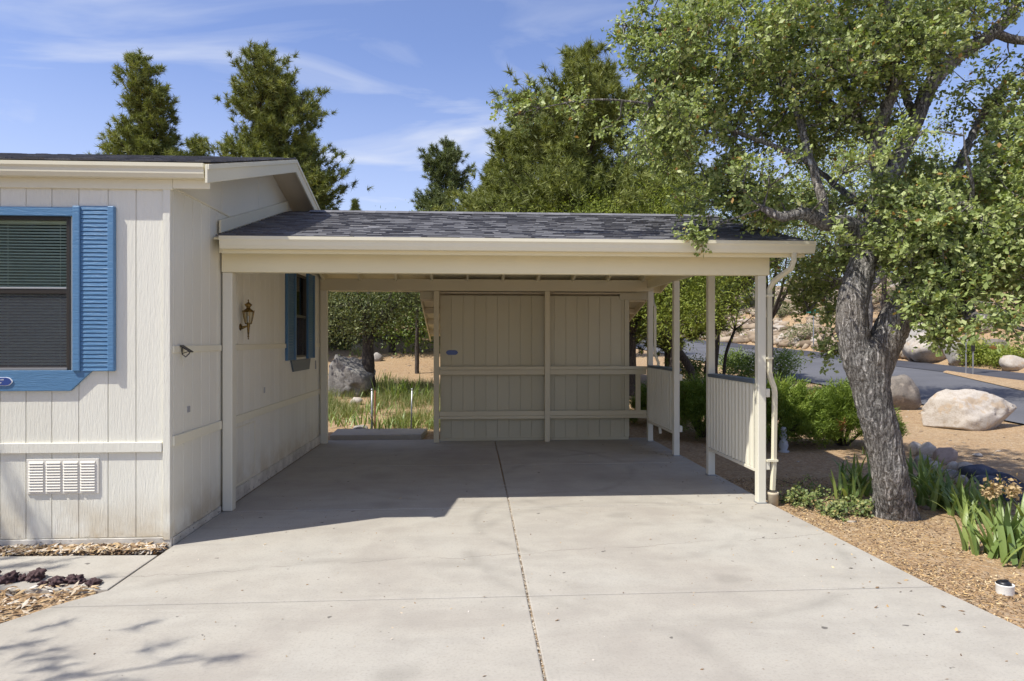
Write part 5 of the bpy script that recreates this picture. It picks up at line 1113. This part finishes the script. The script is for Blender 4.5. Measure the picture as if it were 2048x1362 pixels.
# --- small rose-like shrub spilling at the foot of the near post
def sprawl(c, n, ln, label, per=38):
    e = empty('trailing_shrub', c, label, 'shrub', 'trailing shrubs by the drive edge'); m = MB(); P = []
    for _ in range(n):
        a = rng.uniform(0, 2 * math.pi); l = ln * rng.uniform(.5, 1.1); el = rng.uniform(.25, 1.2); p0 = np.array([c.x, c.y, c.z]) + np.append(rng.normal(0, .10, 2), 0)
        d = np.array([math.cos(a) * math.cos(el), math.sin(a) * math.cos(el), math.sin(el)]); pts = [p0 + d * l * t + np.array([0, 0, -.35 * l * t * t]) for t in (0, .33, .66, 1)]
        for q_ in pts: q_[2] = max(q_[2], c.z + .01)
        m.tube(pts, [.006, .005, .004, .002], 4, False)
        for t in np.linspace(.2, 1, per): P.append(p0 + d * l * t + np.array([0, 0, -.35 * l * t * t]) + rng.normal(0, .018, 3))
    m.build('stems', 'dark_bark', e); P = np.array(P); P[:, 2] = np.maximum(P[:, 2], c.z + .012); leaves('foliage', P, .034, 'rose_leaf', e, .9, .75, .2)
sprawl(onG(1600, 1010), 18, .34, 'trailing green shrub at the foot of the near right post')
sprawl(onG(1672, 1030), 20, .38, 'trailing green shrub left of the oak base')
sprawl(onG(1735, 1030), 12, .30, 'small trailing shrub touching the oak base')
sprawl(onG(1640, 1000), 14, .46, 'taller trailing shrub with upright sprays near the post', 18)

# ------------------------------------------------------------------ small things
can = onG(2010, 1192); ce = empty('valve_can', can, 'small white can with black top lying in the litter by the driveway', 'can')
MB().lathe((can.x, can.y, can.z), [(.052, -.02), (.055, .0), (.056, .055), (.058, .06), (.058, .066), (.05, .066), (.048, .045)], 24).build('can_body', 'white_metal', ce, True)
MB().lathe((can.x - .006, can.y + .004, can.z + .045), [(.047, 0), (.047, .03), (.03, .042), (.012, .044)], 18).build('black_cap', 'black_plastic', ce, True)
MB().box((can.x - .03, can.y - .012, can.z + .088), (can.x + .02, can.y + .008, can.z + .096)).build('cap_lever', 'black_plastic', ce, bevel=.003)
st = empty('rear_step', (-1.6, 12.6, 0), 'low concrete step at the back opening of the carport', 'step')
slab('step_block', [(-2.46, 12.18), (-.86, 12.18), (-.80, 13.02), (-2.50, 13.05)], st, top=.085, th=.2, bev=.012)
def stake(px, ytop, ybot, mat, label, r=.018, tilt=0.0, cap=True):
    p = onG(px, ybot); h = (ybot - ytop) / F * p.y * 1.0; e = empty('stake', p, label, 'stake', 'stakes behind the rear step')
    MB().tube([(p.x, p.y, p.z - .1), (p.x + tilt, p.y, p.z + h)], r, 8).build('shaft', mat, e, True)
    if cap: MB().lathe((p.x + tilt, p.y, p.z + h - .012), [(r * 1.25, 0), (r * 1.3, .02), (r * .8, .035)], 8).build('top_cap', 'galvanised', e, True)
stake(744, 782, 866, 'galvanised', 'galvanised pipe stake left of the rusty one'); stake(750, 783, 862, 'rust', 'rusty post standing against the left pipe stake', .014, 0, False); stake(822, 781, 866, 'galvanised', 'thin galvanised stake nearer the shed', .014, .02)
fg = onG(1567, 905); fe = empty('garden_figurine', fg, 'small grey-blue garden figurine half hidden behind the downspout', 'figurine')
MB().lathe(fg, [(.085, -.01), (.085, .02), (.05, .03), (.075, .10), (.06, .17), (.035, .20), (.055, .235), (.06, .26), (.035, .30), (.03, .31)], 14).build('body', 'figurine_stone', fe, True)
MB().lathe((fg.x, fg.y, fg.z + .30), [(.015, 0), (.045, .03), (.05, .06), (.03, .095), (.005, .10)], 12).build('head', 'figurine_stone', fe, True)
# street furniture across the road
sp = onG(1627, 704); d = sp.y; e = empty('street_sign', sp, 'teal street name sign on a thin pole across the road', 'sign')
MB().tube([sp + Vector((0, 0, -.2)), sp + Vector((0, 0, 2.55))], .035, 8).build('pole', 'galvanised', e)
boxo('name_blade', (sp.x - .42, sp.y - .012, sp.z + 2.22), (sp.x + .32, sp.y + .012, sp.z + 2.5), 'teal_sign', e, bevel=.01)
for px, h, lab, back in ((1932, 2.2, 'thin galvanised sign post on the median, left one', False), (1946, 2.3, 'sign post with dark backed plate on the median, right one', True)):
    s_ = onG(px, 752); e = empty('sign_post', s_, lab, 'sign post', 'sign posts on the median')
    MB().tube([s_ + Vector((0, 0, -.2)), s_ + Vector((0, 0, h))], .026, 6).build('pole', 'galvanised', e)
    if back: boxo('sign_back', (s_.x - .33, s_.y + .03, s_.z + 1.55), (s_.x + .33, s_.y + .036, s_.z + 2.25), 'black_plastic', e, bevel=.01); boxo('bracket', (s_.x - .05, s_.y - .04, s_.z + .85), (s_.x + .05, s_.y + .028, s_.z + 1.5), 'black_plastic', e)
    else: boxo('small_plate', (s_.x - .14, s_.y + .028, s_.z + 1.75), (s_.x + .14, s_.y + .034, s_.z + 2.15), 'grey_patch', e, bevel=.006)
# --- conifer standing left of the picture: only its shadow reaches the drive
pine((-7.0, 2.0, -.03), 4.7, 2.85, 'young pine just left of the view whose branches shade the lower left', seed=41, ntuft=900, r=.11, start=.30, group='pines by the walkway', nl=.16, nw=.010, power=.6)
